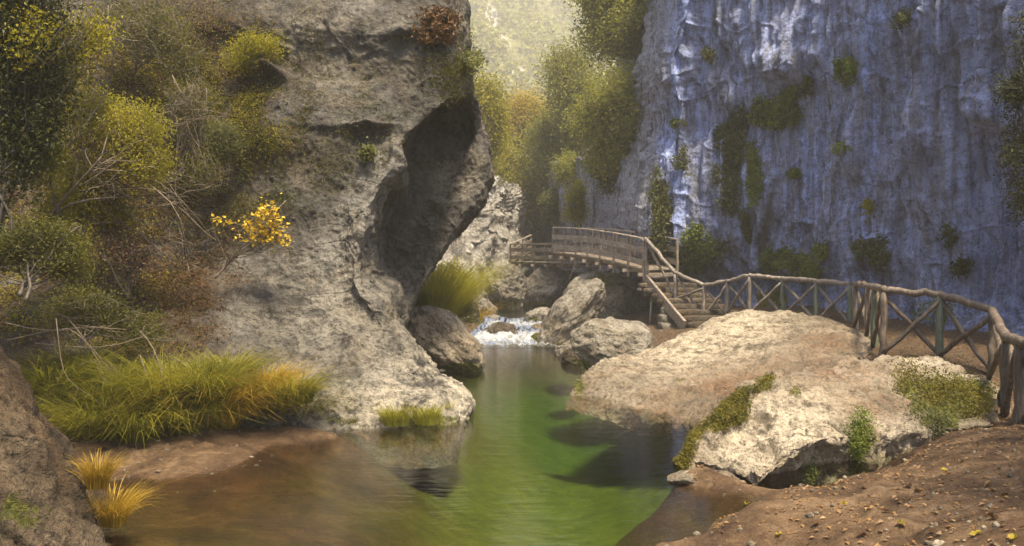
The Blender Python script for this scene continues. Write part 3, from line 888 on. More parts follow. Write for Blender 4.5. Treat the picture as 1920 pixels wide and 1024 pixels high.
pale2 = np.clip(1.2 * ell(x, y, 1410, 820, 90, 70) + .9 * ell(x, y, 1520, 770, 80, 60), 0, 1)
o = mesh_obj('rock_slab', V, quads(280, 340), M['slab_rock'], attrs={'moss': moss2, 'pale': pale2, 'earth': np.clip(.8 * ell(x, y, 1570, 700, 90, 22) + .6 * ell(x, y, 1650, 760, 80, 30), 0, 1)})
tag(o, 'undercut pale rock slab with a mossy left ridge on the sandy bank', 'rock slab')
SLAB2 = (o, V, N, x, y, moss2)

# ------------------------------------------------------------------ boulders
def Bc(px, py, d, half):
    return P(px, py, d)
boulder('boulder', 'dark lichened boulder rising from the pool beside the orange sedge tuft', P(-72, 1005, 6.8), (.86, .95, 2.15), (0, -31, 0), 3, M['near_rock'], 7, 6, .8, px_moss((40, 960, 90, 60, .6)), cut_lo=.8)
boulder('boulder', 'long tilted boulder at the water behind the foot of the overhanging cliff', P(832, 643, 18.5), (.92, .75, .52), (0, 40, 0), 5, M['slab_rock'], 6, 6, .8, px_moss((865, 690, 50, 14, .9), (790, 590, 20, 20, .5)))
boulder('boulder', 'blocky pale grey boulder between the wedge rock and the broad slab', P(1153, 656, 18.9), (.98, .85, .70), (4, 6, 8), 17, M['boulder_rock'], 6, 9, .6, px_moss((1090, 690, 24, 24, .8)), cut_lo=.55)
boulder('boulder', 'leaning grooved wedge of rock under the near end of the boardwalk', P(1072, 598, 25.8), (.58, .95, 1.28), (0, 37, 0), 23, M['boulder_rock'], 6, 6, .7, px_moss((1050, 650, 20, 14, .7)))
boulder('boulder', 'mossy boulder low at the water in front of the leaning wedge rock', P(1078, 676, 20.5), (.30, .32, .30), (0, 0, 20), 29, M['dark_rock'], 5, 5, 1, px_moss((1090, 690, 40, 30, .8)))
boulder('boulder', 'round rough boulder below the far end of the boardwalk', P(947, 541, 42), (.98, 1.0, 1.05), (0, 0, 0), 41, M['boulder_rock'], 6, 8, 1.1, px_moss((940, 570, 50, 20, .7)))
boulder('boulder', 'squat rock pier standing in the upper pool under the boardwalk', P(1040, 548, 46), (1.75, 1.4, 1.45), (0, 0, 10), 43, M['boulder_rock'], 6, 7, .8, px_moss((1010, 575, 60, 14, .9)), cut_lo=.75)
boulder('boulder', 'wet brown boulder in the middle of the rapids', P(944, 628, 27.2), (.52, .45, .36), (0, 8, 10), 47, M['dark_rock'], 6, 7, .9, px_moss((955, 640, 28, 8, .8)))
boulder('boulder', 'low flat rock at the top of the rapids near the grassy bush', P(924, 604, 31), (.42, .4, .22), (0, 0, 0), 53, M['boulder_rock'], 5, 7, .9)
boulder('boulder', 'pale mossy rock at the top of the rapids beside the wedge rock', P(1012, 597, 30.5), (.62, .5, .32), (0, -6, 0), 59, M['boulder_rock'], 6, 7, .9, px_moss((1000, 600, 24, 10, .7)))
boulder('boulder', 'small mossy rock at the right foot of the rapids', P(1009, 638, 26), (.28, .26, .2), (0, 0, 0), 61, M['dark_rock'], 5, 5, .9, px_moss((1009, 634, 30, 14, .9)))
boulder('boulder', 'flat dark stone beside the white water below the wedge rock', P(1016, 616, 28.5), (.34, .3, .16), (0, 0, 30), 67, M['dark_rock'], 5, 6, .9)
boulder('boulder', 'rounded rock at the water edge left of the blocky grey boulder', P(1066, 660, 22), (.32, .35, .28), (0, 0, 0), 71, M['boulder_rock'], 5, 6, .9)
boulder('boulder', 'pale rock shelf behind the grassy bush left of the rapids', P(870, 590, 33), (1.1, 1.4, .8), (0, 10, 0), 73, M['boulder_rock'], 6, 7, .9)
boulder('boulder', 'shadowed rock mass under the near boardwalk beside the steel prop', P(1140, 588, 34.2), (1.9, 1.4, 1.5), (0, 14, 0), 79, M['boulder_rock'], 6, 6, .6, px_moss((1130, 530, 60, 30, .6)), cut_lo=.7)
boulder('boulder', 'flat sandy stone at the tip of the beach in front of the mossy slab', P(1335, 902, 8.75), (.42, .28, .09), (0, 3, 10), 83, M['slab_rock'], 6, 6, .6)

# ------------------------------------------------------------------ boardwalk
def lerp(a, b, t):
    return a + (b - a) * t
def span(root, A, B, n, width, side, rail_h=1.0, sag=0.0, drop=.38, near_rail=True, far_rail=True, planks=True, cap=True):
    """a straight timber walkway from A to B; side: unit vector across it towards the far railing"""
    A, B = np.asarray(A, float), np.asarray(B, float)
    up = np.array((0, 0, 1.0))
    pts = [lerp(A, B, t) + up * sag * 4 * t * (1 - t) for t in np.linspace(0, 1, n + 1)]
    for off, on, dr in ((0.0, near_rail, drop), (width, far_rail, .1)):
        if not on:
            continue
        o_ = side * off
        for k, p in enumerate(pts):
            beam('post', p + o_ - up * dr, p + o_ + up * rail_h, .075, .075, M['timber'], root, up=side)
        for k in range(n):
            a, b_ = pts[k] + o_, pts[k + 1] + o_
            f = -side * .05 if off == 0 else side * .05
            beam('handrail', a + up * (rail_h + .03), b_ + up * (rail_h + .03), .13, .05, M['timber'], root)
            for h in (.24, .64):
                beam('side_board', a + f + up * h, b_ + f + up * h, .03, .19, M['timber'], root)
    for k, p in enumerate(pts):
        beam('joist', p - side * .22 - up * .16, p + side * (width + .15) - up * .16, .08, .12, M['timber'], root)
    for k in range(n):
        for off in (.08, width - .08):
            beam('stringer', pts[k] + side * off - up * .07, pts[k + 1] + side * off - up * .07, .06, .09, M['timber'], root)
    L_ = np.linalg.norm(B - A)
    npl = int(L_ / .155)
    for k in range(npl):
        t = (k + .5) / npl
        p = lerp(A, B, t) + up * (sag * 4 * t * (1 - t) + .005)
        beam('deck_plank', p - side * .08, p + side * (width + .06), .14, .04, M['timber'], root, rough=.002)
    return pts

A1, B1 = P(1207, 506, 29.6), P(1038, 474, 36.5)
A2, B2 = P(1082, 494, 42), P(957, 491, 49)
sd = np.array((B1 - A1)[:2]); sd /= np.linalg.norm(sd)
side1 = np.array((-sd[1], sd[0], 0))
if side1[1] < 0: side1 = -side1
bw = empty('boardwalk', A1 - np.array((0, 0, .4)))
tag(bw, 'near arched span of the weathered plank boardwalk leading down to the stone steps', 'boardwalk')
span(bw, A1, B1, 7, 1.25, side1, .98, .09)
sd = np.array((B2 - A2)[:2]); sd /= np.linalg.norm(sd)
side2 = np.array((-sd[1], sd[0], 0))
if side2[1] < 0: side2 = -side2
bw2 = empty('boardwalk', A2 - np.array((0, 0, .4)))
tag(bw2, 'far lower span of the plank boardwalk over the upper pool', 'boardwalk')
span(bw2, A2, B2, 5, 1.3, side2, .92, 0.0)
A3, B3 = P(962, 489, 50.2), P(996, 470, 57)
sd = np.array((B3 - A3)[:2]); sd /= np.linalg.norm(sd)
side3 = np.array((-sd[1], sd[0], 0))
if side3[1] < 0: side3 = -side3
bw3 = empty('boardwalk', A3 - np.array((0, 0, .4)))
tag(bw3, 'last rising ramp of the boardwalk beyond its far span', 'boardwalk')
span(bw3, A3, B3, 4, 1.3, side3, .95, 0.0)
o = beam('broken_plank', P(1079, 497, 40), P(1067, 524, 40), .09, .05, M['timber'], None)
tag(o, 'loose broken plank dangling below the boardwalk', 'plank')
V, F = tubes([(np.array([P(1223, 536, 29.2), P(1221, 575, 29.1), P(1219, 612, 29)]), .038)], 10)
tag(mesh_obj('support_pole', V, F, M['steel']), 'thin grey steel prop under the boardwalk beside the steps', 'pole')

# ------------------------------------------------------------------ stone steps, cheek wall
def stone(name, c, half, seed, mat, parent, rz=0.0, rough=.5):
    V, F = icosphere(3)
    V = np.sign(V) * np.abs(V) ** .42
    V = V * np.asarray(half)
    q = V / max(half) * 1.7 + seed * 1.37
    V = V + (V / (np.linalg.norm(V, axis=1, keepdims=True) + 1e-6)) * (rough * min(half) * (.25 * fbm(q, 3, seed)))[:, None]
    V = V @ rot_xyz(0, 0, rz).T
    n = len(V)
    me = raw_mesh(name, V, F, {'moss': np.full(n, .12), 'pale': np.zeros(n), 'earth': np.zeros(n)})
    o = obj(name, me, mat, parent)
    o.location = np.asarray(c) - np.array(parent.location)
    return o
top, bot = P(1252, 530, 29.6), P(1352, 603, 26.4)
st = empty('stone_steps', bot)
tag(st, 'flight of rough stone steps climbing to the boardwalk behind the log railing', 'steps')
NS = 8
dirv = (bot - top)
ang = 8
for k in range(NS):
    c = lerp(top, bot, k / (NS - 1))
    hz = (top[2] - bot[2]) / (NS - 1)
    stone('step', c - np.array((0, 0, .11)), (.95 + .05 * (k % 2), .36, .12), 200 + k, M['dark_rock'], st, ang, .9)
    for j in range(4):
        stone('riser_stone', c + np.array((-.72 + .48 * j + RNG.uniform(-.05, .05), -.02, -.11 - hz * .8)), (.25, .28, hz * .42), 230 + 5 * k + j, M['dark_rock'], st, ang + RNG.uniform(-5, 5), .9)
lowL = P(1283, 612, 26.3)
beam('edge_board', P(1211, 524, 29.5), lowL, .09, .34, M['timber'], st)
cw = empty('stone_wall', P(1250, 640, 27))
tag(cw, 'small dry-stone wall supporting the steps beside the steel prop', 'wall')
q_ = 0
for r_, (py, x0, x1, d) in enumerate([(568, 1238, 1250, 28.2), (583, 1238, 1258, 28), (598, 1237, 1268, 27.7), (613, 1236, 1275, 27.4), (627, 1238, 1280, 27.1), (641, 1240, 1284, 26.9)]):
    n = max(1, int(round((x1 - x0) / 19)))
    for k in range(n):
        px = x0 + (x1 - x0) * (k + .5) / n + RNG.uniform(-2, 2)
        stone('stone', P(px, py, d), ((x1 - x0) / n / FPX * d * .55, .3, .135), 300 + q_, M['boulder_rock'], cw, RNG.uniform(-12, 12), 1.0)
        q_ += 1

# ------------------------------------------------------------------ log fence
posts = [(1212, 449, 526, 29.5, 'log'), (1266, 512, 563, 28.2, 'log'), (1320, 535, 600, 27.2, 'log'), (1364, 527, 594, 26.6, 'log'), (1406, 517, 592, 25.6, 'log'), (1467, 522, 597, 24.8, 'log_green'),
         (1530, 527, 609, 23.4, 'log_green'), (1593, 532, 615, 22.6, 'log_green')]
near = [(1603, 533, 617, 20.8, 'log'), (1628, 536, 633, 18.8, 'log'), (1641, 539, 661, 16.6, 'log_green'), (1657, 543, 668, 15.2, 'log_dark'), (1762, 552, 673, 14.9, 'log_green'), (1860, 582, 712, 13.8, 'log_dark'),
        (1887, 632, 798, 11.2, 'log_dark'), (1912, 640, 812, 10.6, 'log_dark'), (2010, 665, 850, 9.7, 'log_dark')]
def fence(name, label, posts, rl, braces=True, skip=()):
    base = P(posts[0][0], posts[0][2], posts[0][3])
    f = empty(name, base)
    tag(f, label, 'fence')
    T, Bt = [], []
    for (px, y0, y1, d, mt) in posts:
        t, b_ = P(px, y0, d), P(px, y1, d)
        b_ = np.array((t[0] + RNG.normal(0, .015), t[1], b_[2]))
        T.append(t); Bt.append(b_)
        r = .062 + RNG.uniform(-.006, .006)
        log('post', b_ - np.array((0, 0, .15)), t - np.array((0, 0, .03)), r * 1.05, r, M[mt], f)
    for k in range(len(posts) - 1):
        log('handrail', T[k] + (T[k] - T[k + 1]) * .03, T[k + 1] + (T[k + 1] - T[k]) * .03, .064, .060, M[rl], f, wob=.02)
        if k in skip:
            continue
        off = np.cross(T[k + 1] - T[k], (0, 0, 1.0))
        off = off / (np.linalg.norm(off) + 1e-6) * .035
        m_ = M['log'] if rl == 'log' else M['log_dark']
        log('brace', lerp(Bt[k], T[k], .05) + off, lerp(Bt[k + 1], T[k + 1], .9) + off, .042, .038, m_, f)
        log('brace', lerp(Bt[k], T[k], .9) - off, lerp(Bt[k + 1], T[k + 1], .05) - off, .042, .038, m_, f)
    return f
fence('log_fence', 'weathered log railing with crossed braces from the boardwalk down along the upper path', posts, 'log')
fence('log_fence', 'dark log railing with crossed braces at the near right bend of the path', near, 'log_dark')
# ------------------------------------------------------------------ foliage builders
def leaves_vf(C, size, rs, up=.35, aspect=.55, droop=0.0):
    """folded four-sided leaves at points C"""
    n = len(C)
    s = size * rs.uniform(.6, 1.35, n)
    nrm = rs.normal(size=(n, 3)) + np.array((0, -.25, up * 2))
    nrm /= np.linalg.norm(nrm, axis=1, keepdims=True)
    t = rs.normal(size=(n, 3)) + np.array((0, 0, -droop))
    t -= nrm * (t * nrm).sum(1, keepdims=True)
    t /= np.linalg.norm(t, axis=1, keepdims=True) + 1e-9
    b_ = np.cross(nrm, t)
    v0 = C - t * (s * .5)[:, None]
    v2 = C + t * (s * .5)[:, None] - nrm * (s * .12)[:, None]
    w = (s * aspect * .5)[:, None]
    v1 = C + b_ * w + nrm * (s * .12)[:, None] - t * (s * .06)[:, None]
    v3 = C - b_ * w + nrm * (s * .12)[:, None] - t * (s * .06)[:, None]
    V = np.stack([v0, v1, v2, v3], 1).reshape(-1, 3)
    i = np.arange(n)[:, None] * 4
    F = np.concatenate([i + np.array([[0, 1, 2]]), i + np.array([[0, 2, 3]])])
    r = np.repeat(rs.uniform(0, 1, n), 4)
    return V, F, r

def curve(a, b, n, rs, wob, sag=0.0):
    a, b = np.asarray(a, float), np.asarray(b, float)
    t = np.linspace(0, 1, n)[:, None]
    L_ = np.linalg.norm(b - a)
    c1, c2 = rs.normal(0, wob * L_, 3), rs.normal(0, wob * L_, 3)
    p = a + (b - a) * t + c1 * np.sin(np.pi * t) + c2 * np.sin(2 * np.pi * t) * .5
    p[:, 2] -= sag * L_ * (t[:, 0] ** 2)
    return p

def plant(name, label, cat, base, blobs, n_limb, n_twig, n_leaf, leaf, mleaf, mbark, seed, trunk_r=.06, twig_r=.008, spread=.12, group=None, up=.35, aspect=.55, droop=0.0,
          trunk_top=None, partnames=('trunk', 'crown'), stems=1, hollow=.35):
    """woody plant: blobs = [(centre, radii, weight)]; trunk with limbs and twigs, leaves along the twigs"""
    rs = np.random.RandomState(seed)
    base = np.asarray(base, float)
    root = empty(name, base)
    tag(root, label, cat, group)
    W = np.array([b_[2] for b_ in blobs], float); W /= W.sum()
    paths, ends = [], []
    cen = sum(np.asarray(b_[0]) * w for b_, w in zip(blobs, W))
    tt = np.asarray(trunk_top if trunk_top is not None else base + (cen - base) * .7)
    trunks = []
    for s in range(stems):
        e = tt + rs.normal(0, .25 if stems > 1 else 0.0, 3) * np.linalg.norm(tt - base) * (stems > 1)
        tp = curve(base + rs.normal(0, trunk_r, 3) * (stems > 1), e, 10, rs, .05)
        trunks.append(tp)
        paths.append((tp, np.linspace(trunk_r, trunk_r * .45, 10)))
    def rnd_blob():
        k = rs.choice(len(blobs), p=W)
        c, r, _ = blobs[k]
        v = rs.normal(size=3)
        v *= (hollow + (1 - hollow) * rs.uniform() ** .5) / np.linalg.norm(v)
        return np.asarray(c) + v * np.asarray(r)
    limbs = []
    for k in range(n_limb):
        e = rnd_blob()
        tp = trunks[rs.randint(len(trunks))]
        s = tp[rs.randint(3, 10)]
        lp = curve(s, e, 8, rs, .09, -.05)
        limbs.append(lp)
        paths.append((lp, np.linspace(trunk_r * .42, twig_r * 1.2, 8)))
    cl = []
    for k in range(n_twig):
        e = rnd_blob()
        best = None
        for _ in range(4):
            lp = limbs[rs.randint(len(limbs))]
            s = lp[rs.randint(3, 8)]
            dd = np.linalg.norm(s - e)
            if best is None or dd < best[0]:
                best = (dd, s)
        tw = curve(best[1], e, 5, rs, .10)
        paths.append((tw, np.linspace(twig_r, twig_r * .45, 5)))
        t = rs.uniform(.45, 1.05, n_leaf)
        pts = best[1] + (e - best[1]) * t[:, None]
        cl.append(pts + rs.normal(0, spread, (n_leaf, 3)))
    V, F = tubes(paths[:stems + n_limb], 6)
    tr = mesh_obj(partnames[0], V - base, F, mbark, root)
    V, F = tubes(paths[stems + n_limb:], 3)
    tag(mesh_obj('twigs', V - base, F, mbark, root), kind='stuff')
    if n_leaf:
        C = np.concatenate(cl)
        V, F, r = leaves_vf(C, leaf, rs, up, aspect, droop)
        mesh_obj(partnames[1], V - base, F, mleaf, root, {'rnd': r}, smooth=False)
    return root

def tuft(name, label, cat, base, n, length, width, lean, mat, seed, spread=.15, group=None, wind=(0, -.1), parent_kind=None, stiff=.35):
    """a clump of arching grass blades"""
    rs = np.random.RandomState(seed)
    base = np.asarray(base, float)
    K = 6
    a = rs.uniform(0, 2 * np.pi, n)
    rad = spread * np.sqrt(rs.uniform(0, 1, n))
    b0 = np.stack([np.cos(a) * rad, np.sin(a) * rad, np.zeros(n)], 1)
    out_ = np.stack([np.cos(a), np.sin(a), np.zeros(n)], 1) * rs.uniform(.25, 1, n)[:, None] + np.array((wind[0], wind[1], 0)) + rs.normal(0, .2, (n, 3)) * np.array((1, 1, 0))
    Ln = length * rs.uniform(.5, 1.15, n)
    t = np.linspace(0, 1, K)
    # arching: rises then falls
    hor = (t ** 1.5)[None, :] * (lean * Ln)[:, None]
    ver = (stiff + .62) * (t[None, :] - .62 * t[None, :] ** 2.4 * (1 - stiff) * rs.uniform(.7, 1.5, n)[:, None]) * Ln[:, None]
    c = b0[:, None] + out_[:, None] * hor[:, :, None]
    c[:, :, 2] += ver
    sidev = np.stack([-np.sin(a + rs.normal(0, .8, n)), np.cos(a + rs.normal(0, .8, n)), np.zeros(n)], 1)
    w = width * (1 - t ** 1.6 * .92)
    l = c - sidev[:, None] * w[None, :, None]
    r = c + sidev[:, None] * w[None, :, None]
    V = np.stack([l, r], 2).reshape(-1, 3)
    i = (np.arange(n) * K * 2)[:, None, None] + (np.arange(K - 1) * 2)[None, :, None]
    F = (i + np.array([0, 1, 3, 2])[None, None]).reshape(-1, 4)
    rnd = np.repeat(np.clip(rs.uniform(0, .75, n)[:, None] + .3 * t[None, :], 0, 1).ravel(), 2)
    me = raw_mesh(name, V, F, {'rnd': rnd})
    o = obj(name, me, mat, None, base)
    return tag(o, label, cat, group)

def twig_tangle(name, label, cat, base, ends, n, seed, mat, r=.007, wob=.16, fork=3, group=None):
    rs = np.random.RandomState(seed)
    base = np.asarray(base, float)
    root = empty(name, base)
    tag(root, label, cat, group)
    paths, sub = [], []
    for k in range(n):
        c, rr = ends[k % len(ends)]
        e = np.asarray(c) + rs.normal(0, 1, 3) * np.asarray(rr) * .6
        s = base + rs.normal(0, .12, 3)
        p = curve(s, e, 9, rs, wob, .05)
        paths.append((p, np.linspace(r, r * .4, 9)))
        for j in range(fork):
            q0 = p[rs.randint(3, 8)]
            q1 = q0 + (e - s) * rs.uniform(.12, .35) + rs.normal(0, .17, 3) * np.linalg.norm(e - s)
            sub.append((curve(q0, q1, 5, rs, .12, .06), np.linspace(r * .5, r * .22, 5)))
    V, F = tubes(paths, 4)
    mesh_obj('stem', V - base, F, mat, root)
    V, F = tubes(sub, 3)
    tag(mesh_obj('twigs', V - base, F, mat, root), kind='stuff')
    return root

PATCHY = {}
def on_surface(V, N, cx, cy, rx, ry, n, rs, dmax=1e9, gap=.0, patchy=True, cut=.12):
    x, y = pix(V)
    w = ell(x, y, cx, cy, rx, ry) * (V[:, 1] < dmax)
    if not patchy:                                        # ragged hanging patches instead of one disc
        w *= 0
        if rx < 19:
            w = ell(x, y, cx, cy, rx * .6, ry * .7) * (V[:, 1] < dmax)
        for _ in range(7 if rx >= 19 else 1):
            w = np.maximum(w, ell(x, y, cx + rs.uniform(-.65, .65) * rx * (.4 if rx < 19 else 1), cy + rs.uniform(-.6, .7) * ry, rx * rs.uniform(.28, .6), ry * rs.uniform(.35, .8)) * (V[:, 1] < dmax))
    w *= (w > cut)
    if id(V) not in PATCHY:
        PATCHY[id(V)] = np.clip(.55 + 1.4 * fbm(V * 1.6, 3, 123), 0, None) + .02
    if patchy:
        w *= PATCHY[id(V)]
    w /= w.sum()
    i = rs.choice(len(V), n, p=w)
    j = rs.normal(0, .035, (n, 3))
    Nn = N[i].copy()
    flip = np.sign(-(Nn * (V[i] - np.array((0, 0, EYE)))).sum(1))
    Nn *= flip[:, None]
    return V[i] + j + Nn * rs.uniform(0, .14 + gap, n)[:, None], Nn

def clinging(name, label, cat, V, N, e, n, leaf, mat, seed, group=None, droop=.6, dmax=1e9, gap=.0, up=.2):
    rs = np.random.RandomState(seed)
    C, Nn = on_surface(V, N, *e, n, rs, dmax, gap, False, .33)
    LV_, F, r = leaves_vf(C, leaf, rs, up, .6, droop)
    o = mesh_obj(name, LV_, F, mat, None, {'rnd': r}, smooth=False)
    return tag(o, label, cat, group)

# ------------------------------------------------------------------ trees up the gorge
def blob(px, py, d, rx, ry, rd, w=1.0):
    k = d / FPX
    return (P(px, py, d), (rx * k, rd, ry * k), w)
def crown(px, py, d, rx, ry, rd, n, seed, sub=.36):
    rs_ = np.random.RandomState(seed)
    out_ = []
    for k in range(n):
        while True:
            v = rs_.uniform(-1, 1, 3)
            if (v ** 2).sum() < 1:
                break
        q = rs_.uniform(.6, 1.25) * sub
        out_.append(blob(px + v[0] * rx * .85, py + v[1] * ry * .85, d + v[2] * rd, rx * q, ry * q * .75, rd * q, q))
    return out_
TREES = [
    ('yellow-green broadleaf tree on the left bank beyond the overhanging cliff', (945, 480, 60), (945, 345, 62, 62, 85, 2.5, 22), 700, 30, .19, 'leaf_yellowgreen'),
    ('golden autumn tree in the middle of the gorge below the pale ledges', (985, 420, 70), (972, 235, 70, 70, 70, 2.8, 22), 700, 26, .21, 'leaf_gold'),
    ('thin light green tree with a dark crooked branch in the middle of the gorge', (1060, 420, 60), (1045, 290, 60, 60, 100, 2.2, 20), 600, 24, .18, 'leaf_tree'),
    ('dense green tree hanging from the edge of the blue-grey cliff', (1200, 340, 36), (1160, 225, 37, 75, 105, 2.0, 30), 1000, 32, .125, 'leaf_tree'),
    ('tall olive tree at the top edge of the picture beside the blue-grey cliff', (1205, 150, 38), (1155, 20, 39, 95, 110, 2.4, 34), 1000, 30, .135, 'leaf_tree'),
    ('slender pale yellow-green tree just right of the overhanging cliff', (905, 360, 50), (908, 235, 50, 38, 105, 1.6, 18), 480, 26, .15, 'leaf_yellowgreen'),
    ('pale feathery tree between the golden tree and the dense green tree', (1100, 300, 56), (1075, 165, 57, 55, 100, 2.0, 22), 600, 24, .17, 'leaf_tree'),
    ('light green tree low in the cleft above the far railing', (990, 470, 66), (995, 385, 66, 50, 48, 2.0, 11), 300, 26, .17, 'leaf_green'),
]
for k, (lab, bs, cr, ntw, nl, lf, mt) in enumerate(TREES):
    plant('tree', lab, 'tree', P(*bs), crown(*cr, 500 + k), 18, ntw, nl, lf, M[mt], M['pale_twig'] if k in (3, 4) else M['bark'], 1 + k, .11, .013, lf * 2.9, hollow=.1)
for k, (lab, bs, cr, ntw, nl, lf, mt) in enumerate([
    ('ochre shrub on the grey wall above the near boardwalk', (1092, 430, 44), (1090, 385, 44, 32, 45, 1.0, 8), 170, 24, .11, 'leaf_yellowgreen'),
    ('green shrub low in the cleft left of the ochre shrub', (1045, 420, 57), (1045, 385, 57, 34, 40, 1.2, 8), 160, 24, .14, 'leaf_green'),
    ('olive shrub at the foot of the dense green tree on the cliff edge', (1165, 360, 38), (1150, 325, 38, 34, 36, 1.0, 8), 170, 26, .10, 'leaf_olive')]):
    plant('shrub', lab, 'shrub', P(*bs), crown(*cr, 520 + k), 10, ntw, nl, lf, M[mt], M['bark'], 41 + k, .05, .011, lf * 1.6, hollow=.1)
for k, (lab, bs, cr, ntw, nl, lf, mt) in enumerate([
    ('pale green shrub on the crest of the grey wall behind the near boardwalk', (1115, 330, 43), (1112, 300, 43, 34, 30, 1.0, 9), 200, 24, .11, 'leaf_tree'),
    ('trailing green shrub on the wall crest left of the pale green shrub', (1065, 345, 50), (1062, 318, 50, 32, 34, 1.0, 9), 180, 24, .13, 'leaf_tree')]):
    plant('shrub', lab, 'shrub', P(*bs), crown(*cr, 530 + k), 10, ntw, nl, lf, M[mt], M['bark'], 71 + k, .05, .011, lf * 2.2, hollow=.1)
# wood on the mountainside, one distant mass
rs = np.random.RandomState(77)
x_, y_ = pix(FV)
ok = np.where((x_ > 700) & (x_ < 1350) & (y_ > -140) & (y_ < 330) & (bare < .35))[0]
idx = rs.choice(ok, 900)
Cs = []
for i in idx:
    h = rs.uniform(3.5, 8)
    v = rs.normal(size=(46, 3))
    v /= np.linalg.norm(v, axis=1, keepdims=True)
    v *= rs.uniform(.55, 1, (46, 1))
    Cs.append(FV[i] + np.array((0, -1, h * .7)) + v * np.array((h * .75, h * .75, h)))
V, F, r = leaves_vf(np.concatenate(Cs), 2.2, rs, .4, .8)
o = mesh_obj('far_wood', V, F, M['leaf_far'], attrs={'rnd': r}, smooth=False)
tag(o, 'hazy yellow-green woodland covering the far mountainside', kind='stuff')

# ------------------------------------------------------------------ left bank plants
plant('ivy_tree', 'dark ivy-hung tree filling the upper left edge of the picture', 'tree', P(-30, 700, 10.0), [blob(20, 60, 10.5, 75, 120, .6, 1.4), blob(40, 240, 10.6, 60, 120, .5, 1.2), blob(110, 150, 11, 40, 110, .5, .6), blob(-60, 300, 10.2, 60, 160, .6, .8), blob(60, -80, 10.5, 130, 60, .8, 1)], 16, 460, 40, .055, M['leaf_dark'], M['bark'], 21, .05, .006, .10, droop=.8)
plant('creeper', 'yellow-green creeper hanging beside the dark ivy at the upper left', 'creeper', P(120, 420, 11.5), [blob(95, 130, 11.3, 30, 90, .3, 1), blob(75, 290, 11.2, 35, 70, .3, .8), blob(170, 60, 11.6, 45, 45, .3, .5), blob(40, 60, 10.2, 50, 60, .3, .5)], 12, 260, 34, .05, M['leaf_yellowgreen'], M['bark'], 61, .02, .005, .09, droop=.8, partnames=('stem', 'leaves'))
plant('shrub', 'bright yellow-green bush leaning over the left bank', 'shrub', P(95, 405, 11.6), [blob(250, 240, 12, 70, 60, .45, 1.6), blob(280, 310, 11.9, 50, 45, .4, 1), blob(170, 200, 12.2, 60, 45, .4, .8), blob(130, 300, 12, 45, 60, .4, .5)], 14, 380, 44, .034, M['leaf_yellowgreen'], M['pale_twig'], 22, .022, .004, .075, trunk_top=P(215, 335, 11.8), stems=2)
plant('shrub', 'olive green bush in the shade at the lower left behind the dark boulder', 'shrub', P(40, 560, 9.8), [blob(80, 450, 10.2, 80, 45, .4, 1.5), blob(130, 490, 10.2, 50, 32, .35, .8), blob(-30, 450, 10, 60, 60, .4, .8)], 12, 300, 40, .036, M['leaf_olive'], M['bark'], 23, .025, .004, .075, stems=3)
plant('shrub', 'small grey-green shrub on the left cliff above the yellow sapling', 'shrub', P(425, 315, 14.1), [blob(420, 265, 14.0, 36, 38, .3, 1)], 8, 150, 34, .034, M['leaf_greygreen'], M['bark'], 24, .018, .004, .07, stems=3)
plant('shrub', 'small yellow-green shrub clinging high on the left cliff beside a dark hole', 'shrub', P(470, 130, 14.9), [blob(490, 85, 14.8, 50, 32, .3, 1), blob(445, 110, 14.8, 28, 22, .25, .5)], 8, 150, 30, .036, M['leaf_yellowgreen'], M['bark'], 25, .018, .004, .08, stems=3)
plant('shrub', 'brownish brush at the top of the left cliff above the bright bush', 'shrub', P(250, 140, 14.6), [blob(250, 50, 14.4, 110, 60, .5, 1.5), blob(340, 110, 14.4, 60, 60, .4, 1)], 12, 300, 24, .04, M['leaf_olive'], M['pale_twig'], 26, .022, .005, .10, stems=4)
plant('shrub', 'tufty olive brush between the bright bush and the grey cliff', 'shrub', P(330, 330, 13.9), [blob(350, 200, 13.9, 60, 70, .4, 1), blob(390, 330, 13.7, 40, 40, .35, .6)], 12, 220, 18, .034, M['leaf_olive'], M['pale_twig'], 27, .02, .005, .10, stems=5)
plant('shrub', 'rusty dry-leaved brush on the earth bank under the bright bush', 'shrub', P(240, 560, 12.2), [blob(230, 480, 12.2, 80, 60, .4, 1), blob(190, 400, 12.2, 40, 40, .3, .5)], 10, 200, 12, .04, M['leaf_brown'], M['pale_twig'], 28, .02, .005, .10, stems=5)
plant('shrub', 'golden green bush filling the slope left of the bare twig tangle', 'shrub', P(150, 440, 11.9), [blob(160, 350, 12.1, 60, 60, .35, 1), blob(110, 390, 11.8, 50, 40, .3, .7), blob(215, 400, 12.2, 40, 30, .3, .5)], 12, 300, 36, .036, M['leaf_yellowgreen'], M['pale_twig'], 62, .02, .004, .085, stems=4)
plant('shrub', 'olive bush on the slope between the rusty brush and the sedge', 'shrub', P(150, 640, 11.0), [blob(150, 580, 11.1, 80, 40, .35, 1), blob(260, 620, 11.4, 50, 30, .3, .6)], 12, 240, 32, .034, M['leaf_olive'], M['pale_twig'], 63, .02, .004, .085, stems=4)
plant('sapling', 'small maple sapling with bright yellow leaves against the grey cliff', 'sapling', P(403, 522, 13.1), [blob(500, 420, 12.9, 42, 38, .22, 1.6), blob(470, 440, 12.9, 36, 16, .2, .9), blob(525, 445, 12.9, 30, 16, .18, .8), blob(412, 412, 12.9, 20, 8, .12, .35), blob(515, 385, 12.9, 22, 12, .15, .5)], 14, 80, 7, .06, M['leaf_maple'], M['pale_twig'], 29, .016, .004, .045, trunk_top=P(450, 468, 13), aspect=.85, up=.6)
twig_tangle('bare_bush', 'tangle of bare arching twigs under the bright bush', 'bush', P(190, 350, 11.8), [(P(330, 380, 12.0), (.5, .3, .25)), (P(360, 440, 12.2), (.3, .3, .3)), (P(300, 330, 12.2), (.5, .3, .2))], 26, 31, M['pale_twig'], .008)
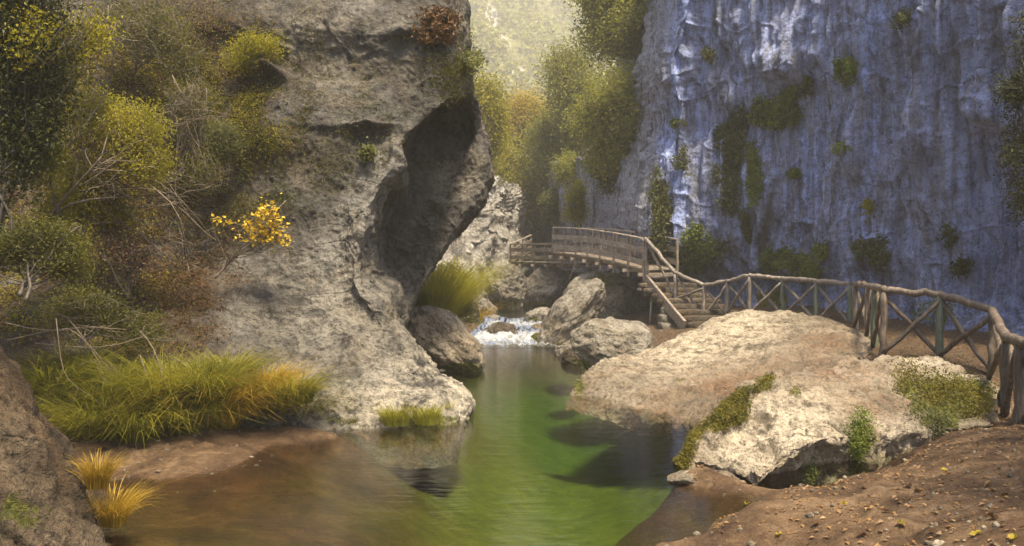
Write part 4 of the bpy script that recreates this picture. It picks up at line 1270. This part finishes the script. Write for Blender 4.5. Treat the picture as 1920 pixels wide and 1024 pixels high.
twig_tangle('bare_bush', 'pale bare twigs forking upward on the upper left cliff', 'bush', P(150, 150, 12.5), [(P(130, 40, 12.4), (.2, .2, .4)), (P(180, 20, 12.5), (.2, .2, .3))], 8, 32, M['pale_twig'], .010, .1)
twig_tangle('bare_bush', 'spiky bare twigs on the left cliff right of the bright bush', 'bush', P(310, 235, 13.6), [(P(350, 170, 13.5), (.3, .2, .25)), (P(400, 210, 13.5), (.35, .2, .2))], 14, 33, M['pale_twig'], .007, .12)
twig_tangle('bare_bush', 'brown twig thicket on the earth bank left of the yellow sapling', 'bush', P(330, 480, 12.6), [(P(300, 420, 12.5), (.4, .3, .3)), (P(390, 450, 12.5), (.3, .3, .25)), (P(250, 430, 12.5), (.4, .3, .3))], 24, 34, M['bark'], .007)
twig_tangle('bare_branch', 'long thin bare branch arching over the sedge on the left bank', 'branch', P(45, 620, 10.2), [(P(230, 605, 10.4), (.1, .1, .05)), (P(320, 590, 10.5), (.15, .1, .1))], 3, 35, M['pale_twig'], .007, .06, 5)
twig_tangle('bare_branch', 'pale fallen branch slanting down through the sedge', 'branch', P(245, 650, 10.5), [(P(345, 790, 10.2), (.05, .05, .1))], 2, 36, M['pale_twig'], .008, .08, 5)
twig_tangle('bare_branch', 'thin forked fallen branch left of the pale branch in the sedge', 'branch', P(115, 610, 10.2), [(P(200, 700, 10.0), (.1, .1, .1)), (P(270, 770, 10), (.1, .1, .1))], 3, 37, M['pale_twig'], .006, .09, 5)
# low dry growth over the upper left cliff, nobody could count it
rs = np.random.RandomState(41)
for nm, lab, e_list, n, leaf, mt in [
        ('dry_ground_cover', 'low dry brown growth covering the ledges of the left cliff', [(380, 150, 170, 170), (250, 450, 170, 120), (300, 300, 140, 160), (330, 560, 120, 70)], 20000, .035, 'leaf_brown'),
        ('green_ground_cover', 'low olive growth in the cracks of the left cliff', [(330, 120, 200, 150), (150, 600, 170, 110), (820, 110, 70, 60), (560, 200, 140, 140), (450, 330, 90, 80), (280, 380, 150, 120)], 30000, .034, 'leaf_olive'),
        ('golden_ground_cover', 'low golden green growth on the left bank and its ledges', [(250, 120, 200, 110), (200, 330, 170, 130), (120, 520, 150, 100), (420, 240, 90, 90)], 22000, .036, 'leaf_yellowgreen')]:
    Cs = []
    for e in e_list:
        C, Nn = on_surface(LV, LN, *e, n // len(e_list), rs, 19)
        Cs.append(C)
    V, F, r = leaves_vf(np.concatenate(Cs), leaf, rs, .5, .5)
    tag(mesh_obj(nm, V, F, M[mt], attrs={'rnd': r}, smooth=False), lab, kind='stuff')
for k, (e, lab) in enumerate([((870, 118, 22, 10), 'green grassy fringe on the right brow of the overhanging cliff'), ((800, 62, 40, 22), 'dry scrub patch near the top of the overhanging cliff'), ((690, 290, 14, 10), 'small green tuft in the middle of the left cliff face')]):
    clinging('cliff_tuft', lab, 'plant', LV, LN, e, 1500 if k < 2 else 300, .075, M['leaf_greygreen'] if k != 1 else M['leaf_brown'], 60 + k, dmax=19, gap=.12, up=.6)

# ------------------------------------------------------------------ sedge clumps
gl = [
    # px, py base, d offset z, height px, n, mat, label
    (110, 800, 150, 'grass', 'sedge clump nearest the dark boulder on the left bank'),
    (180, 838, 170, 'grass', 'tall sedge clump behind the left end of the sandbar'),
    (255, 840, 165, 'grass', 'sedge clump above the middle of the sandbar'),
    (330, 828, 165, 'grass', 'shaggy sedge clump over the right half of the sandbar'),
    (400, 812, 160, 'grass_gold', 'golden-tipped sedge clump at the right end of the sandbar'),
    (445, 800, 120, 'grass_gold', 'drooping golden sedge clump next to the water left of the green sedge'),
    (430, 718, 80, 'grass', 'small high sedge clump at the top of the left grass bank'),
    (240, 740, 110, 'grass', 'sedge clump high on the bank under the fallen branch'),
    (340, 735, 100, 'grass', 'sedge clump high on the bank below the earth slope'),
    (150, 720, 100, 'grass', 'yellowish sedge clump high on the bank near the dark boulder'),
    (505, 735, 85, 'grass_gold', 'rusty topped sedge clump against the grey cliff foot'),
    (520, 796, 115, 'grass', 'green sedge clump hanging to the water beside the golden sedge'),
    (572, 792, 105, 'grass', 'last green sedge clump before the bare cliff foot'),
]
gl += [(95, 745, 130, 'grass', 'arching sedge clump just above the one nearest the dark boulder'), (215, 785, 150, 'grass', 'long drooping sedge clump in the middle of the grass bank'),
       (300, 775, 140, 'grass', 'drooping sedge clump right of the middle of the grass bank'), (385, 765, 125, 'grass', 'green sedge clump above the golden-tipped one'), (468, 765, 110, 'grass_gold', 'amber sedge clump below the rusty topped one'),
       (545, 755, 85, 'grass', 'short sedge clump tucked against the pale cliff foot')]
for k, (px, py, h, mt, lab) in enumerate(gl):
    zb = .03 if py > 788 else None
    if zb is not None:
        b0 = PZ(px, py, zb)
    else:
        b0 = P(px, py, (11.2 if px < 400 else 11.7) - (.55 if py > 740 else 0))
    hm = h * b0[1] / FPX
    tuft('sedge_clump', lab, 'grass clump', b0, 620, hm * float(np.random.RandomState(k + 9).uniform(1.2, 1.6)), .0058, .9, M[mt], 400 + k, float(np.random.RandomState(k).uniform(.18, .3)), 'sedge clumps along the left bank', (.1, -.3), stiff=.22)
tuft('sedge_clump', 'larger fresh green tuft at the water under the cliff toe', 'grass clump', PZ(742, 797, .03), 420, .42, .005, .5, M['grass_fresh'], 431, .16, 'sedge tufts at the cliff toe', (-.05, -.35))
tuft('sedge_clump', 'yellower tuft at the water right of the fresh green tuft', 'grass clump', PZ(800, 795, .03), 380, .42, .005, .45, M['grass_fresh'], 432, .15, 'sedge tufts at the cliff toe', (.05, -.3))
tuft('sedge_clump', 'short sparse tuft at the tip of the cliff toe', 'grass clump', P(832, 775, 12.3), 200, .26, .005, .45, M['grass_fresh'], 433, .12, 'sedge tufts at the cliff toe', (.1, -.3))
tuft('sedge_clump', 'low weedy tuft on the waterline between the sedge and the fresh tufts', 'grass clump', PZ(655, 797, .02), 260, .22, .005, .5, M['grass'], 434, .2, None, (0, -.3))
tuft('sedge_clump', 'orange drooping sedge tuft on the water beside the dark boulder', 'grass clump', PZ(212, 985, .04), 420, .5, .0035, .8, M['grass_gold'], 435, .09, None, (.25, -.2))
tuft('sedge_clump', 'yellow-green sedge tuft above the orange one on the dark boulder', 'grass clump', P(182, 915, 6.95), 380, .42, .0035, .6, M['grass_gold'], 436, .08, None, (.15, -.15))
b0 = P(815, 625, 21.5)
tuft('broom_bush', 'large arching yellow-green broom bush hanging over the stream behind the cliff', 'bush', b0, 2600, 1.75, .008, .75, M['grass_fresh'], 437, .42, None, (.35, -.1), stiff=.6)
plant('shrub', 'leafy yellow-green bush above the arching broom at the stream', 'shrub', P(800, 560, 22.3), [blob(835, 525, 22.3, 42, 38, .6, 1), blob(870, 575, 22.0, 30, 40, .5, .8)], 10, 240, 30, .055, M['leaf_yellowgreen'], M['bark'], 38, .03, .006, .10, stems=3)
tuft('sedge_clump', 'thin pale stems arching over the upper pool beside the round boulder', 'grass clump', P(905, 600, 31.5), 60, 1.0, .006, 1.0, M['grass_gold'], 438, .12, None, (.6, -.1))

# ------------------------------------------------------------------ ferns and ivy on the blue-grey cliff
FE = [((1438, 205, 38, 30), 2600, .10, 'leaf_fern', 'bright hanging fern clump in the middle of the blue-grey cliff'),
      ((1483, 190, 20, 38), 1300, .09, 'leaf_fern', 'tall fern strip just right of the bright hanging fern clump'),
      ((1515, 160, 16, 20), 600, .09, 'leaf_fern_dull', 'small dull fern patch up right of the tall fern strip'),
      ((1590, 128, 20, 20), 800, .09, 'leaf_fern', 'fern patch under the dark hollow right of the cliff middle'),
      ((1375, 255, 34, 45), 1800, .10, 'leaf_fern_dull', 'dull ivy patch left below the bright hanging fern clump'),
      ((1415, 320, 20, 50), 1300, .09, 'leaf_fern', 'hanging green ivy curtain below the bright fern clump'),
      ((1368, 355, 28, 50), 1500, .09, 'leaf_fern_dull', 'dull ivy curtain left of the green ivy curtain'),
      ((1238, 410, 22, 90), 2400, .09, 'leaf_fern_dull', 'long mossy ivy hanging at the left end of the blue-grey cliff'),
      ((1495, 325, 11, 12), 350, .08, 'leaf_fern', 'small round fern tuft on the smooth blue flowstone'),
      ((1583, 280, 18, 13), 450, .08, 'leaf_fern', 'small fern tuft above the dark slot in the flowstone'),
      ((1700, 32, 15, 24), 600, .09, 'leaf_fern_dull', 'round fern tuft at the top right of the blue-grey cliff'),
      ((1490, 493, 60, 24), 2200, .09, 'leaf_fern', 'dark fern bank at the cliff foot behind the middle of the upper fence'),
      ((1545, 478, 16, 22), 600, .09, 'leaf_fern', 'fern column at the right end of the cliff foot fern bank'),
      ((1635, 468, 38, 20), 1100, .08, 'leaf_fern_dull', 'fern fringe over the hollow at the cliff foot'),
      ((1325, 470, 40, 40), 1800, .09, 'leaf_fern', 'ivy bank at the cliff foot beside the stone steps'),
      ((1400, 425, 14, 40), 600, .08, 'leaf_fern_dull', 'thin ivy strip above the lowest dip of the railing'),
      ((1275, 485, 22, 40), 900, .08, 'leaf_fern', 'ivy patch right above the sloping stair railing'),
      ((1445, 560, 30, 22), 500, .09, 'leaf_yellowgreen', 'yellow-green weeds on the path edge seen through the upper fence'),
      ((1270, 230, 10, 16), 250, .08, 'leaf_fern', 'tiny fern tuft high on the left blue streak'),
      ((1280, 305, 14, 22), 350, .08, 'leaf_fern_dull', 'small dull tuft low on the left blue streak'),
      ((1332, 105, 14, 16), 300, .08, 'leaf_fern_dull', 'small dull tuft near the top left of the blue-grey cliff'),
      ((1635, 390, 8, 22), 300, .07, 'leaf_yellowgreen', 'small yellowish fern strip above the cliff foot hollow'),
      ((1790, 440, 18, 14), 350, .07, 'leaf_fern_dull', 'dull ivy patch on the bulging rock at the right'),
      ((1810, 495, 16, 18), 400, .07, 'leaf_fern_dull', 'dull ivy patch low on the bulging rock behind the near fence'),
      ((1760, 590, 30, 24), 450, .06, 'leaf_fern', 'low fern growth at the cliff foot behind the near fence')]
for k, (e, n, leaf, mt, lab) in enumerate(FE):
    clinging('fern_clump', lab, 'fern', RV, RN, e, int(n * 1.5), leaf * 1.08, M[mt], 700 + k, 'ferns and ivy on the blue-grey cliff', dmax=36, gap=.12)
plant('tree', 'dark leafy branches of a tree entering at the right edge', 'tree', P(2030, 420, 13.0), [blob(1905, 165, 13.4, 38, 32, .3, 1), blob(1915, 290, 13.4, 34, 60, .3, 1), blob(1960, 60, 13.3, 60, 80, .4, 1), blob(1920, 380, 13.4, 30, 40, .3, .6)], 12, 220, 36, .045, M['leaf_dark'], M['bark'], 51, .06, .006, .08)
# two unseen trees, added outside the view so their crowns darken the near corners
plant('tree', 'unseen tree added beyond the left edge to shade the near left corner', 'tree', (-6.5, 3.2, .3), [((-4.9, 4.6, 6.2), (2.0, 2.0, .9), 2), ((-6.2, 7.0, 7.2), (1.8, 2.2, 1.0), 2), ((-6.5, 3.5, 6.0), (1.6, 1.6, 1.2), 1)], 16, 620, 34, .11, M['leaf_olive'], M['bark'], 91, .16, .012, .2)
plant('tree', 'unseen tree added beyond the right edge to shade the corner of the beach', 'tree', (6.8, 2.6, .8), [((5.6, 3.9, 6.0), (1.9, 1.8, .9), 2), ((7.2, 6.4, 7.0), (1.6, 2.0, .9), 1.5), ((6.8, 3.0, 5.6), (1.5, 1.5, 1.1), 1)], 16, 560, 34, .11, M['leaf_olive'], M['bark'], 92, .16, .012, .2)
# ivy over the right end of the mossy slab, and shaggy moss on its ridge
so, SV, SN, sx, sy, sm = SLAB2
for k, (e, n, mt, lab) in enumerate([((1735, 725, 62, 40), 2600, 'moss', 'ivy mat over the top of the mossy slab below the near fence'), ((1815, 750, 44, 40), 2000, 'moss', 'ivy mat at the right end of the mossy slab beside the fence posts'),
                                     ((1612, 825, 20, 36), 900, 'leaf_fern', 'green fern hanging in the shaded undercut of the mossy slab'), ((1505, 888, 18, 8), 250, 'leaf_fern', 'small fern sprig on the sand under the undercut slab'),
                                     ((1740, 795, 50, 26), 900, 'leaf_fern_dull', 'dull ivy hanging low at the right of the shaded undercut')]):
    clinging('ivy_patch', lab, 'ivy', SV, SN, e, int(n * 1.6), .030, M[mt], 750 + k, 'ivy on the mossy slab', gap=.02)
rs = np.random.RandomState(61)
w = sm * (sx < 1510) * (sm > .4)
i = rs.choice(len(SV), 9000, p=w / w.sum())
Nn = SN[i] * np.sign(-(SN[i] * (SV[i] - np.array((0, 0, EYE)))).sum(1))[:, None]
V, F, r = leaves_vf(SV[i] + Nn * rs.uniform(0, .03, (9000, 1)) + rs.normal(0, .008, (9000, 3)), .024, rs, .5, .5, .3)
o = mesh_obj('moss', V - np.array(so.location), F, M['moss'], so, {'rnd': r}, smooth=False)
tag(o, kind='stuff')

# ------------------------------------------------------------------ fallen leaves
def flat_leaf(name, mat, seed):
    rs = np.random.RandomState(seed)
    n = 10
    a = np.linspace(0, 2 * np.pi, n, endpoint=False)
    r = .034 * (1 + .35 * np.cos(5 * a) * (np.arange(n) % 2) + .15 * rs.normal(size=n))
    V = np.stack([np.cos(a) * r * .8, np.sin(a) * r * 1.1, .012 + .02 * np.abs(np.cos(a)) * rs.uniform(.4, 1.2)+ .006 * rs.normal(size=n)], 1)
    V = np.concatenate([V, [(0, 0, .008)]])
    F = np.array([(k, (k + 1) % n, n) for k in range(n)])
    return raw_mesh(name, V, F, {'rnd': np.full(len(V), rs.uniform())}, smooth=False)
lm = [flat_leaf('fallen_leaf', M['leaf_maple'], 900 + k) for k in range(5)]
spots = [(1580, 948, 1), (1722, 925, 0), (1703, 915, 0), (1770, 885, 1), (1832, 1005, 1), (1660, 962, 0), (1860, 975, 0), (1400, 948, 1), (1530, 985, 0), (1460, 1005, 1), (1745, 1000, 0), (1885, 935, 0), (1800, 870, 0), (1640, 905, 0), (1560, 912, 0), (1690, 985, 1), (1900, 1015, 1), (1615, 1008, 0)]
for k, (px, py, yel) in enumerate(spots):
    z = .2
    for _ in range(25):
        q = PZ(px, py, z)
        z = .5 * z + .5 * gz_at(q[0], q[1])
    o = obj('fallen_leaf', lm[k % 5].copy(), M['leaf_gold'] if yel else M['leaf_brown'], None, (q[0], q[1], gz_at(q[0], q[1]) + .004))
    o.rotation_euler = (RNG.uniform(-.3, .3), RNG.uniform(-.3, .3), RNG.uniform(0, 6.28))
    tag(o, 'yellow fallen leaf lying on the sandy bank' if yel else 'brown fallen leaf lying on the sandy bank', 'leaf', 'yellow leaves on the sandy bank' if yel else 'brown leaves on the sandy bank')
rs = np.random.RandomState(71)
n = 26000
X = np.stack([rs.uniform(1.5, 9.5, n), rs.uniform(4.5, 27, n)], 1)
z = ground_z(X)
den = .62 + .38 * sstep(10, 13, X[:, 1]) * sstep(.3, .5, z)
keep = (z > .03) & (rs.uniform(0, 1, n) < den)
C = np.column_stack([X, z])[keep] + np.array((0, 0, .008))
V, F, r = leaves_vf(C, .042, rs, 2.2, .6)
tag(mesh_obj('leaf_litter', V, F, M['leaf_litter'], attrs={'rnd': r}, smooth=False), 'brown leaf litter scattered over the path and bank', kind='stuff')

# loose pebbles and crumbs on the bank and in the shallows
IV, IF = icosphere(1)
rs = np.random.RandomState(81)
n = 3600
X = np.stack([rs.uniform(-5, 9, n), 4.5 + 10.5 * rs.uniform(0, 1, n) ** 1.4], 1)
z = ground_z(X)
keep = (z > -.10) & (z < .75) & (fbm(np.column_stack([X, z]) * .8, 2, 31) > -.15)
X, z = X[keep], z[keep]
sz = .008 + .022 * rs.uniform(0, 1, len(X)) ** 3 + .03 * (rs.uniform(0, 1, len(X)) > .985)
PV = IV[None] * (sz[:, None, None] * rs.uniform(.6, 1.3, (len(X), 1, 3)) * (1 + .15 * rs.normal(size=(len(X), len(IV), 1)))) + np.column_stack([X, z + sz * .25])[:, None]
PF = (IF[None] + (np.arange(len(X)) * len(IV))[:, None, None]).reshape(-1, 3)
zero = np.zeros(len(PV) * len(IV))
tag(mesh_obj('pebbles', PV.reshape(-1, 3), PF, M['slab_rock'], attrs={'moss': zero}), 'loose pebbles and crumbs of stone on the sandy bank and bed', kind='stuff')

# ------------------------------------------------------------------ misty air
V, F = box_vf((0, 340, 88), (480, 360, 95))
m, nt, out = new_mat('mist')
pv = nt.nodes.new('ShaderNodeVolumePrincipled')
pv.inputs['Color'].default_value = (1.0, .97, .90, 1)
pv.inputs['Density'].default_value = .0013
pv.inputs['Anisotropy'].default_value = 0.0
nt.links.new(pv.outputs[0], out.inputs['Volume'])
o = mesh_obj('haze', V, F, m, smooth=False)
tag(o, 'pale sunlit mist filling the gorge', kind='stuff')
